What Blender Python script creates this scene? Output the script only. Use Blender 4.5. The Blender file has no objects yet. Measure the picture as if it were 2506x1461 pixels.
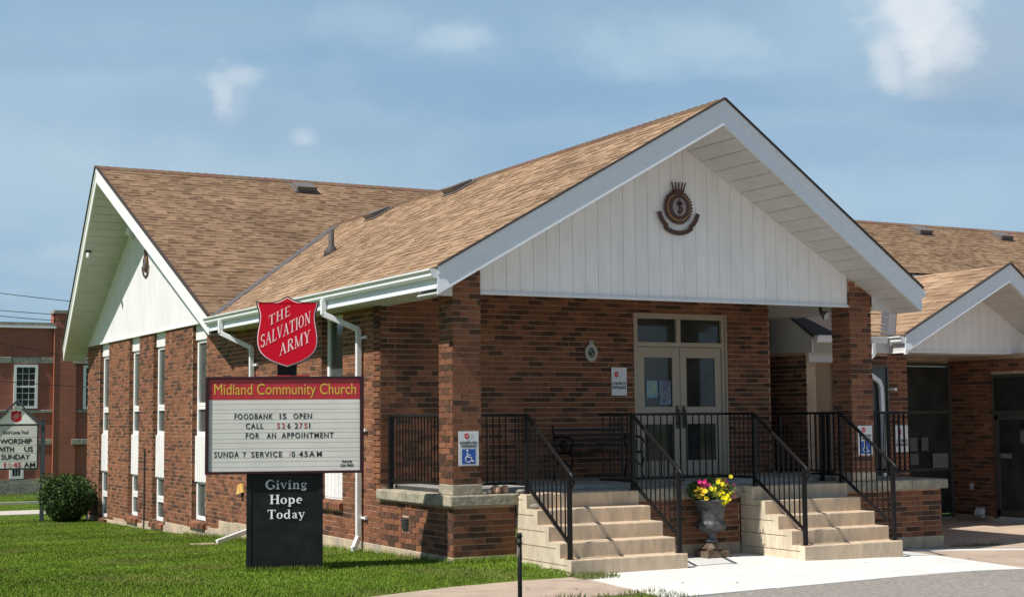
import bpy, math, random
from mathutils import Vector, Matrix
random.seed(7)
R = math.radians
scene = bpy.context.scene
col = scene.collection

# ------------------------------------------------------------------ camera
CAM = Vector((-8.3014, -17.1082, 1.89))
yaw, pitch, roll = R(28.1873), R(4.6199), R(-0.4774)
fwd = Vector((math.sin(yaw)*math.cos(pitch), math.cos(yaw)*math.cos(pitch), math.sin(pitch)))
rt = Vector((math.cos(yaw), -math.sin(yaw), 0)); up = rt.cross(fwd)
rt2 = rt*math.cos(roll) + up*math.sin(roll); up2 = -rt*math.sin(roll) + up*math.cos(roll)
cd = bpy.data.cameras.new('camera'); cam = bpy.data.objects.new('camera', cd); col.objects.link(cam)
cd.sensor_width = 36.0; cd.lens = 3644.05/2506*36.0; cd.clip_end = 2000; cd.clip_start = 0.05
M = Matrix((rt2, up2, -fwd)).transposed().to_4x4(); M.translation = CAM
cam.matrix_world = M
scene.camera = cam
# ------------------------------------------------------------------ exposure
scene.view_settings.view_transform = 'Standard'; scene.view_settings.look = 'None'
scene.view_settings.exposure = 0.22; scene.view_settings.gamma = 1.0
# ------------------------------------------------------------------ sun and sky
SD = Vector((1.0, 0.13, -1.31)).normalized()
elev = math.asin(-SD.z); az = math.atan2(-SD.x, -SD.y)      # direction to the sun, clockwise from +Y
sd = bpy.data.lights.new('sun', 'SUN'); sun = bpy.data.objects.new('sun', sd); col.objects.link(sun)
sd.energy = 5.0; sd.angle = R(0.7); sd.color = (1.0, 0.95, 0.885)
sun.rotation_euler = SD.to_track_quat('-Z', 'Y').to_euler(); sun.location = (-20, -5, 30)
world = bpy.data.worlds.new('World'); scene.world = world; world.use_nodes = True
nt = world.node_tree; nt.nodes.clear()
def N(t, **k):
    n = nt.nodes.new(t)
    for a, b in k.items(): setattr(n, a, b)
    return n
L = lambda a, b: nt.links.new(a, b)
out = N('ShaderNodeOutputWorld'); bg = N('ShaderNodeBackground'); bg.inputs[1].default_value = 0.071
sky = N('ShaderNodeTexSky', sky_type='NISHITA', sun_disc=False)
sky.sun_elevation = elev; sky.sun_rotation = az; sky.altitude = 100; sky.air_density = 1.0; sky.dust_density = 1.6; sky.ozone_density = 2.5
tc = N('ShaderNodeTexCoord'); sep = N('ShaderNodeSeparateXYZ'); L(tc.outputs['Generated'], sep.inputs[0])
def cloud(scale, loc, detail, lo, hi, rough=0.55):
    mp = N('ShaderNodeMapping'); mp.inputs['Scale'].default_value = scale; mp.inputs['Location'].default_value = loc
    L(tc.outputs['Generated'], mp.inputs[0])
    n = N('ShaderNodeTexNoise'); n.inputs['Scale'].default_value = 1.0; n.inputs['Detail'].default_value = detail
    n.inputs['Roughness'].default_value = rough; n.inputs['Distortion'].default_value = 0.25
    L(mp.outputs[0], n.inputs['Vector'])
    r = N('ShaderNodeMapRange', interpolation_type='SMOOTHSTEP'); r.inputs['From Min'].default_value = lo; r.inputs['From Max'].default_value = hi
    L(n.outputs[0], r.inputs[0]); return r.outputs[0]
veil = cloud((3.2, 3.2, 13), (3.1, 0.4, 1.2), 7, 0.36, 0.66, .6)
puff = cloud((4.6, 4.6, 11.0), (1.7, 5.3, 2.9), 8, 0.57, 0.76, 0.62)
def mixc(fac, a, b, f=None, bt='MIX'):
    m = N('ShaderNodeMix', data_type='RGBA', blend_type=bt)
    if f is not None: m.inputs[0].default_value = f
    else: L(fac, m.inputs[0])
    for i, v in ((6, a), (7, b)):
        if isinstance(v, tuple): m.inputs[i].default_value = v
        else: L(v, m.inputs[i])
    return m.outputs[2]
def mth(op, a, b):
    m = N('ShaderNodeMath', operation=op)
    for i, v in enumerate((a, b)):
        if isinstance(v, (int, float)): m.inputs[i].default_value = v
        else: L(v, m.inputs[i])
    return m.outputs[0]
zr = N('ShaderNodeMapRange', interpolation_type='SMOOTHSTEP'); zr.inputs['From Min'].default_value = 0.20; zr.inputs['From Max'].default_value = 0.62
L(sep.outputs[2], zr.inputs[0])
hz = N('ShaderNodeMapRange', interpolation_type='SMOOTHSTEP'); hz.inputs['From Min'].default_value = 0.0; hz.inputs['From Max'].default_value = 0.32
L(sep.outputs[2], hz.inputs[0])
hcol = mixc(hz.outputs[0], (5.7, 7.7, 9.1, 1), (4.7, 7.0, 9.2, 1))
dome = mixc(zr.outputs[0], hcol, (0.9, 1.7, 3.4, 1))
base = mixc(None, sky.outputs[0], dome, f=0.75)
vc = mixc(mth('MULTIPLY', veil, 0.85), base, mixc(zr.outputs[0], (3.5, 5.6, 8.0, 1), (1.5, 2.4, 3.8, 1)))
pc = mixc(mth('MULTIPLY', puff, 0.55), vc, (7.2, 8.4, 9.3, 1))
# individual clouds: soft ellipses in fixed sky directions, edges broken up by noise
def dotn(d):
    v = N('ShaderNodeVectorMath', operation='DOT_PRODUCT'); L(tc.outputs['Generated'], v.inputs[0]); v.inputs[1].default_value = tuple(d); return v.outputs['Value']
df = dotn(fwd); dfc = mth('MAXIMUM', df, 0.05); U = mth('DIVIDE', dotn(rt2), dfc); V = mth('DIVIDE', dotn(up2), dfc); front = mth('GREATER_THAN', df, 0.3)
def wnoise(sc_, loc):
    mp = N('ShaderNodeMapping'); mp.inputs['Scale'].default_value = sc_; mp.inputs['Location'].default_value = loc; L(tc.outputs['Generated'], mp.inputs[0])
    n = N('ShaderNodeTexNoise'); n.inputs['Scale'].default_value = 1; n.inputs['Detail'].default_value = 9; n.inputs['Roughness'].default_value = .58; L(mp.outputs[0], n.inputs['Vector']); return n.outputs[0]
wn = mth('SUBTRACT', wnoise((20, 20, 26), (2, 7, 1)), .5); wn2 = mth('SUBTRACT', wnoise((16, 16, 34), (5, 1, 3)), .5)
def ell(px, py, a, b, soft, warp):
    u0, v0 = (px-1253)/3644, (730.5-py)/3644; a /= 3644; b /= 3644
    du = mth('DIVIDE', mth('ADD', mth('SUBTRACT', U, u0), mth('MULTIPLY', wn, warp*a)), a); dv = mth('DIVIDE', mth('ADD', mth('SUBTRACT', V, v0), mth('MULTIPLY', wn2, warp*b)), b)
    d = mth('SQRT', mth('ADD', mth('MULTIPLY', du, du), mth('MULTIPLY', dv, dv)), 0)
    r = N('ShaderNodeMapRange', interpolation_type='SMOOTHSTEP'); r.inputs['From Min'].default_value = 1+soft; r.inputs['From Max'].default_value = max(0, 1-soft); L(d, r.inputs[0])
    return mth('MULTIPLY', r.outputs[0], front)
def group(items, k):
    o = None
    for it in items:
        e = ell(*it[:6]); e = mth('MULTIPLY', e, it[6]) if len(it) > 6 else e; o = e if o is None else mth('MAXIMUM', o, e)
    return mth('MULTIPLY', o, k)
dark = group([(420, 290, 330, 70, .9, 1.6), (600, 330, 420, 50, .9, 1.5, .6), (2420, 240, 260, 60, .9, 1.4), (1150, 230, 430, 70, .9, 1.8, .7), (2080, 370, 300, 40, .9, 1.5, .6), (1300, 380, 300, 60, .9, 1.5, .4), (1900, 230, 260, 40, .9, 2.2, .5), (250, 150, 260, 36, .9, 2.6, .45), (820, 130, 200, 40, .9, 2.6, .5)], .9)
cc = mixc(dark, pc, (3.0, 4.9, 7.3, 1))
pale = group([(1700, 115, 260, 60, .95, 3.2, .55), (1090, 100, 90, 45, .95, 3.4, .5), (900, 60, 110, 50, .95, 3.4, .35), (100, 380, 600, 220, .95, 1.6, .5), (2300, 480, 500, 120, .95, 1.6, .5), (2250, 60, 330, 180, .95, 1.5, .5), (700, 560, 700, 80, .95, 1.2, .25)], .9)
cc = mixc(pale, cc, (6.2, 8.1, 9.5, 1))
under = group([(2330, 170, 170, 70, .9, 2.0, .8), (2440, 120, 140, 140, .9, 2.0, .7)], .9)
cc = mixc(under, cc, (4.6, 5.9, 7.4, 1))
bright = group([(2235, 40, 105, 100, .6, 2.6), (2315, 90, 62, 58, .7, 2.8, .8), (2170, 150, 40, 60, .8, 3.6, .7), (2225, 170, 70, 50, .9, 3.0, .45), (2250, -60, 120, 100, .6, 2.6), (538, 212, 30, 46, .8, 5, .55), (600, 190, 70, 22, .85, 4.6, .45), (560, 240, 60, 50, .95, 4, .2), (742, 338, 26, 17, .85, 4, .45), (1110, 95, 60, 32, .9, 4.6, .22)], .92)
cc = mixc(bright, cc, mixc(wnoise((30, 30, 40), (1, 4, 8)), (10.6, 11.0, 11.2, 1), (7.6, 8.6, 9.8, 1)))
L(cc, bg.inputs[0]); L(bg.outputs[0], out.inputs[0])

# ------------------------------------------------------------------ materials
def mat(name, color, rough=0.8, metal=0.0, noise=0.0, nscale=8.0, bump=0.0, bscale=60.0, spec=0.4, attr=False, color2=None, stretch=None, coat=0.0):
    m = bpy.data.materials.new(name); m.use_nodes = True; t = m.node_tree
    b = t.nodes['Principled BSDF']; b.inputs['Roughness'].default_value = rough; b.inputs['Metallic'].default_value = metal
    b.inputs['Specular IOR Level'].default_value = spec; b.inputs['Coat Weight'].default_value = coat
    geo = t.nodes.new('ShaderNodeNewGeometry'); src = geo.outputs['Position']
    if stretch:
        mp = t.nodes.new('ShaderNodeMapping'); mp.inputs['Scale'].default_value = stretch; t.links.new(src, mp.inputs[0]); src = mp.outputs[0]
    c = None
    if attr:
        a = t.nodes.new('ShaderNodeVertexColor'); a.layer_name = 'Col'; c = a.outputs[0]
    else:
        rgb = t.nodes.new('ShaderNodeRGB'); rgb.outputs[0].default_value = (*color, 1); c = rgb.outputs[0]
    if noise > 0 or color2:
        n = t.nodes.new('ShaderNodeTexNoise'); n.inputs['Scale'].default_value = nscale; n.inputs['Detail'].default_value = 6; n.inputs['Roughness'].default_value = 0.62
        t.links.new(src, n.inputs['Vector'])
        if color2:
            r = t.nodes.new('ShaderNodeMapRange'); r.inputs['From Min'].default_value = 0.38; r.inputs['From Max'].default_value = 0.62
            t.links.new(n.outputs[0], r.inputs[0])
            mx = t.nodes.new('ShaderNodeMix'); mx.data_type = 'RGBA'; t.links.new(r.outputs[0], mx.inputs[0]); t.links.new(c, mx.inputs[6]); mx.inputs[7].default_value = (*color2, 1); c = mx.outputs[2]
        if noise > 0:
            n2 = t.nodes.new('ShaderNodeTexNoise'); n2.inputs['Scale'].default_value = nscale*3.7; n2.inputs['Detail'].default_value = 5; t.links.new(src, n2.inputs['Vector'])
            r = t.nodes.new('ShaderNodeMapRange'); r.inputs['To Min'].default_value = 1-noise; r.inputs['To Max'].default_value = 1+noise
            r.inputs['From Min'].default_value = .25; r.inputs['From Max'].default_value = .75
            t.links.new(n2.outputs[0], r.inputs[0])
            vm = t.nodes.new('ShaderNodeVectorMath'); vm.operation = 'SCALE'; t.links.new(c, vm.inputs[0]); t.links.new(r.outputs[0], vm.inputs['Scale']); c = vm.outputs[0]
    if attr and name in ('brick', 'shingle'):
        n4 = t.nodes.new('ShaderNodeTexNoise'); n4.inputs['Scale'].default_value = .55 if name == 'brick' else .8; n4.inputs['Detail'].default_value = 5; n4.inputs['Roughness'].default_value = .6; t.links.new(geo.outputs['Position'], n4.inputs['Vector'])
        r4 = t.nodes.new('ShaderNodeMapRange'); r4.inputs['From Min'].default_value = .3; r4.inputs['From Max'].default_value = .7; r4.inputs['To Min'].default_value = .80; r4.inputs['To Max'].default_value = 1.18; t.links.new(n4.outputs[0], r4.inputs[0])
        v4 = t.nodes.new('ShaderNodeVectorMath'); v4.operation = 'SCALE'; t.links.new(c, v4.inputs[0]); t.links.new(r4.outputs[0], v4.inputs['Scale']); c = v4.outputs[0]
    t.links.new(c, b.inputs['Base Color'])
    if bump > 0:
        n3 = t.nodes.new('ShaderNodeTexNoise'); n3.inputs['Scale'].default_value = bscale; n3.inputs['Detail'].default_value = 4; t.links.new(geo.outputs['Position'], n3.inputs['Vector'])
        bp = t.nodes.new('ShaderNodeBump'); bp.inputs['Strength'].default_value = bump; bp.inputs['Distance'].default_value = 0.01
        t.links.new(n3.outputs[0], bp.inputs['Height']); t.links.new(bp.outputs[0], b.inputs['Normal'])
    return m
m_brick = mat('brick', (.3, .12, .07), 0.85, noise=.22, nscale=9, bump=.5, bscale=90, attr=True, spec=.2)
m_mortar = mat('mortar', (.56, .39, .27), 0.95, noise=.15, nscale=5, color2=(.44, .31, .22), spec=.1)
m_shingle = mat('shingle', (.4, .25, .15), 0.92, noise=.20, nscale=60, bump=.6, bscale=260, attr=True, spec=.15)
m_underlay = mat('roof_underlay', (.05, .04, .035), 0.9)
m_flash = mat('grey_flashing', (.10, .095, .10), 0.6, noise=.1, nscale=3)
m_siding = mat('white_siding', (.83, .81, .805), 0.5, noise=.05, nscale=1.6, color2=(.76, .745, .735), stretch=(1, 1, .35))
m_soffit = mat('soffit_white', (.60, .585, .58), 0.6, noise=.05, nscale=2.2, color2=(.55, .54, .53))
m_fascia = mat('fascia_white', (.72, .76, .80), 0.45, noise=.04, nscale=3)
m_gutter = mat('gutter_white', (.76, .77, .77), 0.35, noise=.05, nscale=4)
m_trim = mat('white_vinyl', (.82, .82, .80), 0.4, noise=.04, nscale=6)
m_stone = mat('cap_stone', (.43, .37, .27), 0.9, noise=.25, nscale=3.2, color2=(.27, .25, .19), bump=1.0, bscale=18)
m_found = mat('foundation_concrete', (.55, .43, .29), 0.95, noise=.2, nscale=2, color2=(.36, .31, .24), bump=.6, bscale=30)
m_step = mat('step_concrete', (.62, .47, .32), 0.9, noise=.16, nscale=4, color2=(.50, .40, .29), bump=.4, bscale=70, stretch=(1, 1, .35))
m_stepside = mat('step_side_concrete', (.66, .58, .43), 0.9, noise=.16, nscale=2.6, color2=(.53, .45, .33), bump=.4, bscale=60, stretch=(1, 1.6, .5))
m_pad = mat('new_concrete', (.72, .70, .66), 0.85, noise=.06, nscale=1.2, color2=(.64, .635, .60), bump=.2, bscale=120)
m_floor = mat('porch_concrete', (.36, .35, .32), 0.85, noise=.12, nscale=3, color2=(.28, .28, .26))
m_tan = mat('tan_concrete', (.47, .36, .27), 0.92, noise=.14, nscale=1.4, color2=(.38, .30, .235), bump=.4, bscale=70)
m_asph = mat('worn_asphalt', (.22, .20, .18), 0.95, noise=.35, nscale=16, color2=(.33, .30, .26), bump=1.0, bscale=60)
m_iron = mat('black_painted_iron', (.010, .009, .009), 0.36, spec=.22, noise=.1, nscale=10)
m_beige = mat('beige_door_paint', (.42, .36, .28), 0.5, noise=.05, nscale=5)
m_glass = mat('dark_glass', (.030, .033, .031), 0.05, spec=.5, noise=.4, nscale=.8, color2=(.045, .047, .042))
m_glassg = mat('grey_window_glass', (.07, .085, .08), 0.06, spec=.7, noise=.25, nscale=1.3)
m_bronze = mat('bronze_frame', (.075, .072, .06), 0.45)
m_red = mat('shield_red', (.56, .003, .018), 0.35, spec=.2)
m_pink = mat('shield_letter', (.85, .60, .60), 0.35)
m_maroon = mat('sign_frame_maroon', (.030, .006, .009), 0.35)
m_bred = mat('header_red', (.42, .022, .03), 0.25, noise=.12, nscale=2, spec=.5)
m_yel = mat('header_yellow', (.60, .40, .05), 0.3)
m_board = mat('letter_board', (.65, .635, .59), 0.3, noise=.05, nscale=1.5, color2=(.59, .58, .54), spec=.5)
m_track = mat('letter_track', (.48, .49, .44), 0.4)
m_blk = mat('black_letter', (.015, .015, .02), 0.5)
m_redl = mat('red_letter', (.42, .06, .06), 0.5)
m_fade = mat('faded_letter', (.62, .42, .36), 0.5)
m_signblk = mat('sign_black', (.010, .011, .011), 0.42, noise=.3, nscale=2, color2=(.015, .017, .017), spec=.2)
m_wht = mat('white_letter', (.85, .85, .83), 0.4)
m_greyl = mat('grey_letter', (.58, .60, .60), 0.4)
m_plate = mat('white_sign_plate', (.72, .74, .74), 0.35)
m_blue = mat('accessible_blue', (.03, .10, .42), 0.35)
m_crest = mat('crest_brown', (.075, .035, .025), 0.5, noise=.3, nscale=20)
m_gold = mat('crest_gold', (.42, .24, .11), 0.45)
m_crestgrey = mat('crest_grey', (.28, .24, .26), 0.5)
m_tanblind = mat('tan_blind', (.32, .20, .12), 0.75, noise=.1, nscale=4)
m_urn = mat('weathered_urn', (.095, .098, .10), 0.5, noise=.35, nscale=9, color2=(.045, .042, .04), bump=.6, bscale=40)
m_rust = mat('rusty_base', (.16, .13, .09), 0.85, noise=.35, nscale=14, color2=(.13, .07, .045))
m_rock = mat('tan_stone', (.52, .33, .22), 0.8, noise=.2, nscale=15, bump=.5, bscale=40)
m_rockg = mat('grey_stone', (.24, .23, .19), 0.85, noise=.3, nscale=18, bump=.7, bscale=40)
m_pipe = mat('dark_pipe', (.07, .06, .055), 0.7)
m_vent = mat('roof_vent_metal', (.16, .14, .13), 0.5)
m_lampy = mat('amber_plastic', (.85, .55, .18), 0.4)
m_camera = mat('camera_grey', (.55, .56, .56), 0.4)
m_dirt = mat('dark_grille', (.03, .028, .025), 0.7)
m_stonew = mat('lintel_stone', (.36, .33, .27), 0.9, noise=.25, nscale=2.5, color2=(.24, .23, .19), bump=1, bscale=9)
m_lsign = mat('slate_frame', (.055, .065, .08), 0.4)
m_path = mat('grey_path', (.52, .48, .41), .9, noise=.1, nscale=2)
m_wire = mat('black_cable', (.02, .02, .022), 0.6)

def brick_tex(name):
    m = bpy.data.materials.new(name); m.use_nodes = True; t = m.node_tree; b = t.nodes['Principled BSDF']; b.inputs['Roughness'].default_value = .9
    g = t.nodes.new('ShaderNodeNewGeometry'); sp = t.nodes.new('ShaderNodeSeparateXYZ'); t.links.new(g.outputs['Position'], sp.inputs[0])
    ad = t.nodes.new('ShaderNodeMath'); ad.operation = 'ADD'; t.links.new(sp.outputs[0], ad.inputs[0]); t.links.new(sp.outputs[1], ad.inputs[1])
    cb = t.nodes.new('ShaderNodeCombineXYZ'); t.links.new(ad.outputs[0], cb.inputs[0]); t.links.new(sp.outputs[2], cb.inputs[1])
    bt = t.nodes.new('ShaderNodeTexBrick'); bt.inputs['Scale'].default_value = 1.0; bt.inputs['Brick Width'].default_value = .22; bt.inputs['Row Height'].default_value = .072
    bt.inputs['Mortar Size'].default_value = .006; bt.inputs['Color1'].default_value = (.38, .12, .075, 1); bt.inputs['Color2'].default_value = (.31, .092, .060, 1); bt.inputs['Mortar'].default_value = (.40, .19, .14, 1)
    t.links.new(cb.outputs[0], bt.inputs['Vector'])
    n = t.nodes.new('ShaderNodeTexNoise'); n.inputs['Scale'].default_value = .7; n.inputs['Detail'].default_value = 6; t.links.new(g.outputs['Position'], n.inputs['Vector'])
    mr = t.nodes.new('ShaderNodeMapRange'); mr.inputs['To Min'].default_value = .62; mr.inputs['To Max'].default_value = 1.3; t.links.new(n.outputs[0], mr.inputs[0])
    vm = t.nodes.new('ShaderNodeVectorMath'); vm.operation = 'SCALE'; t.links.new(bt.outputs[0], vm.inputs[0]); t.links.new(mr.outputs[0], vm.inputs['Scale']); t.links.new(vm.outputs[0], b.inputs['Base Color'])
    return m
m_school = brick_tex('old_red_brick')
def grass_ground():
    m = mat('lawn_soil', (.07, .12, .012), 0.95, noise=.35, nscale=2.2, color2=(.11, .16, .02), spec=.1)
    return m
m_lawn = grass_ground()
m_blade = mat('grass_blade', (.1, .2, .03), 0.75, attr=True, noise=.25, nscale=.5, spec=.15)
m_leaf = mat('shrub_leaf', (.03, .06, .015), 0.6, attr=True, spec=.3)

# ------------------------------------------------------------------ mesh builder
class MB:
    def __init__(s): s.v = []; s.f = []; s.c = []
    def face(s, pts, c=None):
        n = len(s.v); s.v += [tuple(p) for p in pts]; s.f.append(tuple(range(n, n+len(pts)))); s.c.append(c)
    def hexa(s, p, c=None, skip=()):
        n = len(s.v); s.v += [tuple(q) for q in p]
        for i, q in enumerate(((0, 3, 2, 1), (4, 5, 6, 7), (0, 1, 5, 4), (1, 2, 6, 5), (2, 3, 7, 6), (3, 0, 4, 7))):
            if i in skip: continue
            s.f.append(tuple(n+k for k in q)); s.c.append(c)
    def box(s, x0, x1, y0, y1, z0, z1, c=None):
        s.hexa([(x0, y0, z0), (x1, y0, z0), (x1, y1, z0), (x0, y1, z0), (x0, y0, z1), (x1, y0, z1), (x1, y1, z1), (x0, y1, z1)], c)
    def fbox(s, fr, x0, x1, y0, y1, z0, z1, c=None):
        P = [(x0, y0, z0), (x1, y0, z0), (x1, y1, z0), (x0, y1, z0), (x0, y0, z1), (x1, y0, z1), (x1, y1, z1), (x0, y1, z1)]
        s.hexa([fr @ Vector(q) for q in P], c)
    def prism(s, pts, off, c=None):
        a = [Vector(p) for p in pts]; o = Vector(off); b = [p+o for p in a]; n = len(a); k = len(s.v)
        s.v += [tuple(p) for p in a+b]
        s.f.append(tuple(k+i for i in range(n))[::-1]); s.f.append(tuple(k+n+i for i in range(n))); s.c += [c, c]
        for i in range(n):
            j = (i+1) % n; s.f.append((k+i, k+j, k+n+j, k+n+i)); s.c.append(c)
    def bar(s, a, b, w, h=None, upv=Vector((0, 0, 1)), c=None):
        a = Vector(a); b = Vector(b); d = (b-a).normalized(); h = h or w
        x = d.cross(upv)
        if x.length < 1e-4: x = Vector((1, 0, 0)) if abs(d.x) < .9 else Vector((0, 1, 0))
        x.normalize(); y = x.cross(d).normalized(); x *= w/2; y *= h/2
        s.hexa([a-x-y, a+x-y, a+x+y, a-x+y, b-x-y, b+x-y, b+x+y, b-x+y], c)
    def tube(s, pts, r, seg=8, c=None, cap=True):
        pts = [Vector(p) for p in pts]; k = len(s.v); rs = r if isinstance(r, (list, tuple)) else [r]*len(pts)
        for i, p in enumerate(pts):
            d = (pts[min(i+1, len(pts)-1)]-pts[max(i-1, 0)]).normalized()
            x = d.cross(Vector((0, 0, 1)))
            if x.length < 1e-3: x = Vector((1, 0, 0))
            x.normalize(); y = x.cross(d)
            for j in range(seg):
                a = 2*math.pi*j/seg; s.v.append(tuple(p+x*math.cos(a)*rs[i]+y*math.sin(a)*rs[i]))
        for i in range(len(pts)-1):
            for j in range(seg):
                jj = (j+1) % seg; s.f.append((k+i*seg+j, k+i*seg+jj, k+(i+1)*seg+jj, k+(i+1)*seg+j)); s.c.append(c)
        if cap:
            s.f.append(tuple(k+j for j in range(seg))[::-1]); s.f.append(tuple(k+(len(pts)-1)*seg+j for j in range(seg))); s.c += [c, c]
    def lathe(s, cx, cy, prof, seg=24, c=None, rip=0, ripr=(0, 0)):
        k = len(s.v)
        for r, z in prof:
            for j in range(seg):
                a = 2*math.pi*j/seg; rr = r
                if rip and ripr[0] < z < ripr[1]: rr = r*(1+.07*math.cos(rip*a))
                s.v.append((cx+rr*math.cos(a), cy+rr*math.sin(a), z))
        for i in range(len(prof)-1):
            for j in range(seg):
                jj = (j+1) % seg; s.f.append((k+i*seg+j, k+i*seg+jj, k+(i+1)*seg+jj, k+(i+1)*seg+j)); s.c.append(c)
        s.f.append(tuple(k+j for j in range(seg))[::-1]); s.f.append(tuple(k+(len(prof)-1)*seg+j for j in range(seg))); s.c += [c, c]
    def mesh(s, name, m, smooth=False):
        me = bpy.data.meshes.new(name); me.from_pydata(s.v, [], s.f); me.materials.append(m)
        if any(c is not None for c in s.c):
            at = me.color_attributes.new('Col', 'FLOAT_COLOR', 'CORNER'); d = []
            for f, c in zip(s.f, s.c):
                c = c or (.5, .5, .5); d += [c[0], c[1], c[2], 1.0]*len(f)
            at.data.foreach_set('color', d)
        if smooth: me.polygons.foreach_set('use_smooth', [True]*len(me.polygons))
        me.update(); return me
def link(name, me, parent=None, kind=None, label=None):
    o = bpy.data.objects.new(name, me); col.objects.link(o)
    if parent is not None:
        o.parent = parent
        if parent.type == 'EMPTY': o.matrix_parent_inverse = Matrix.Translation(-parent.location)
    if kind: o['kind'] = kind
    if label: o['label'] = label
    return o
def obj(name, mb, m, parent=None, kind=None, smooth=False, label=None, bevel=0):
    o = link(name, mb.mesh(name, m, smooth), parent, kind, label)
    if bevel:
        b = o.modifiers.new('bevel', 'BEVEL'); b.width = bevel; b.segments = 2; b.limit_method = 'ANGLE'
    return o
def thing(name, loc, label, cat, group=None):
    o = bpy.data.objects.new(name, None); col.objects.link(o); o.location = loc; o.empty_display_size = .2
    o['label'] = label; o['category'] = cat
    if group: o['group'] = group
    return o
def tag(o, label, cat, group=None):
    o['label'] = label; o['category'] = cat
    if group: o['group'] = group
    return o
def frame(o, x, z, n):      # local frame: x right, z up, y into the wall (away from viewer)
    x = Vector(x).normalized(); z = Vector(z); y = -Vector(n)
    m = Matrix((x, y, z)).transposed().to_4x4(); m.translation = Vector(o); return m

# ------------------------------------------------------------------ ground
def lerp(t, x):
    if x <= t[0][0]: return t[0][1]
    for (a, b), (c, d) in zip(t, t[1:]):
        if x <= c: return b+(d-b)*(x-a)/(c-a)
    return t[-1][1]
LP = [(-6, -.05), (-2.2, .0), (-1.2, .04), (0, .075), (2.34, .02), (9.4, -.225), (11.4, -.31), (14.4, -.39), (18.4, -.465), (24.5, -.60), (33, -.68), (43, -.78), (70, -.9)]
def lz(x, y):
    z = lerp(LP, y)
    if y < 12: z += .018*math.sin(x*1.3+y*.7)*min(1, -x*.3 if x < 0 else 0)
    return z
SW = [(-14, -7.6), (-8, -4.6), (-4, -2.95), (-2.09, -2.1), (-.87, -1.70), (.2, -1.54), (1.3, -1.5)]     # far edge of the old sidewalk
def swy(x): return lerp(SW, x)
g = MB(); g.box(-900, 900, -400, 1500, -2.2, -1.6); obj('terrain', g, m_lawn, kind='structure')
g = MB(); ys = [-9+.25*i for i in range(60)]+[6+1.0*i for i in range(66)]; xs = [-60, -40, -25, -18, -14]+[-12+.25*i for i in range(53)]
grid = {}
for i, x in enumerate(xs):
    for j, y in enumerate(ys):
        z = lz(x, y)
        if y < swy(x)+.02: z = -.12
        if x > .82 and y < 0: z = min(z, -.12) if x > .95 else z
        if y > 1 and x > .05: z = z
        grid[i, j] = len(g.v); g.v.append((x, y, z))
for i in range(len(xs)-1):
    for j in range(len(ys)-1): g.f.append((grid[i, j], grid[i+1, j], grid[i+1, j+1], grid[i, j+1])); g.c.append(None)
obj('lawn', g, m_lawn, kind='structure', smooth=True)
# background lawn behind, path and road strip
g = MB(); g.box(-60, 60, 25.3, 27.2, -.9, -.585); obj('background_path', g, m_path, kind='structure')
g = MB(); g.box(-60, 60, 32.2, 32.35, -.9, -.60); obj('background_kerb', g, m_path, kind='structure')
# old sidewalk
g = MB(); top = [Vector((x, y, 0.0)) for x, y in SW]; sw_n = []
for x, y in SW: sw_n.append((x-.15, y-1.75))
top[-1] = Vector((1.06, -1.52, 0)); low = [Vector((x, y, -.01)) for x, y in sw_n]; low[-1] = Vector((.78, -3.3, -.005))
for i in range(len(top)-1):
    g.hexa([low[i]-Vector((0, 0, .2)), low[i+1]-Vector((0, 0, .2)), top[i+1]-Vector((0, 0, .2)), top[i]-Vector((0, 0, .2)), low[i], low[i+1], top[i+1], top[i]])
obj('sidewalk', g, m_tan, kind='structure')
# grass verge between sidewalk and lot, near the bottom edge
g = MB(); lw2 = [Vector((x, y-.55, -.02)) for x, y in sw_n]; lw2[-1] = Vector((.70, -3.84, -.02))
for i in range(len(low)-1): g.face([lw2[i], lw2[i+1], low[i+1]-Vector((0, 0, .01)), low[i]-Vector((0, 0, .01))])
obj('verge', g, m_lawn, kind='structure')
# asphalt lot
def edge_y(x): return -3.86+(x-.68)*.095
def pz(x): return lerp([(5, 0.0), (6.4, -.05), (7.6, -.09), (9, -.09), (11, -.02), (14, .0)], x)
g = MB(); ax = [-40, -14, -8, -2.0, .66, 2, 3.5, 5, 5.8, 6.5, 7.6, 9, 11, 14, 60]; ay = [-22, -10.2, -7.2, -4.6]+[edge_y(x) for x in ax[4:]]; ay[-1] = edge_y(14)
for i in range(len(ax)-1):
    za, zb = pz(ax[i])-.012, pz(ax[i+1])-.012; g.face([(ax[i], -60, za), (ax[i+1], -60, zb), (ax[i+1], ay[i+1]+.004, zb), (ax[i], ay[i]+.004, za)])
obj('asphalt_lot', g, m_asph, kind='structure')
# new white concrete pad (fan of quads with a slight fall to the right)
def pz(x): return lerp([(5, 0.0), (6.4, -.05), (7.6, -.09), (9, -.09), (11, -.02), (14, .0)], x)
g = MB(); P0 = [(.92, -1.3), (2.6, 0), (4.4, 0.0), (6.05, 0.0), (7.15, -.28)]; P1 = [(.68, -3.85), (2.2, edge_y(2.2)), (4.0, edge_y(4.0)), (5.4, edge_y(5.4)), (6.5, edge_y(6.5))]
pad = None
for i in range(4):
    a, b, c, d = (P1[i][0]+(.006 if i else 0), P1[i][1]), (P1[i+1][0]-.006, P1[i+1][1]), (P0[i+1][0]-.006, P0[i+1][1]), (P0[i][0]+(.006 if i else 0), P0[i][1]); g = MB()
    g.hexa([(q[0], q[1], -.35) for q in (a, b, c, d)]+[(q[0], q[1], pz(q[0])) for q in (a, b, c, d)])
    if pad is None: pad = obj('concrete_pad', g, m_pad, kind='structure')
    else: obj('slab', g, m_pad, pad, bevel=.006)
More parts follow.
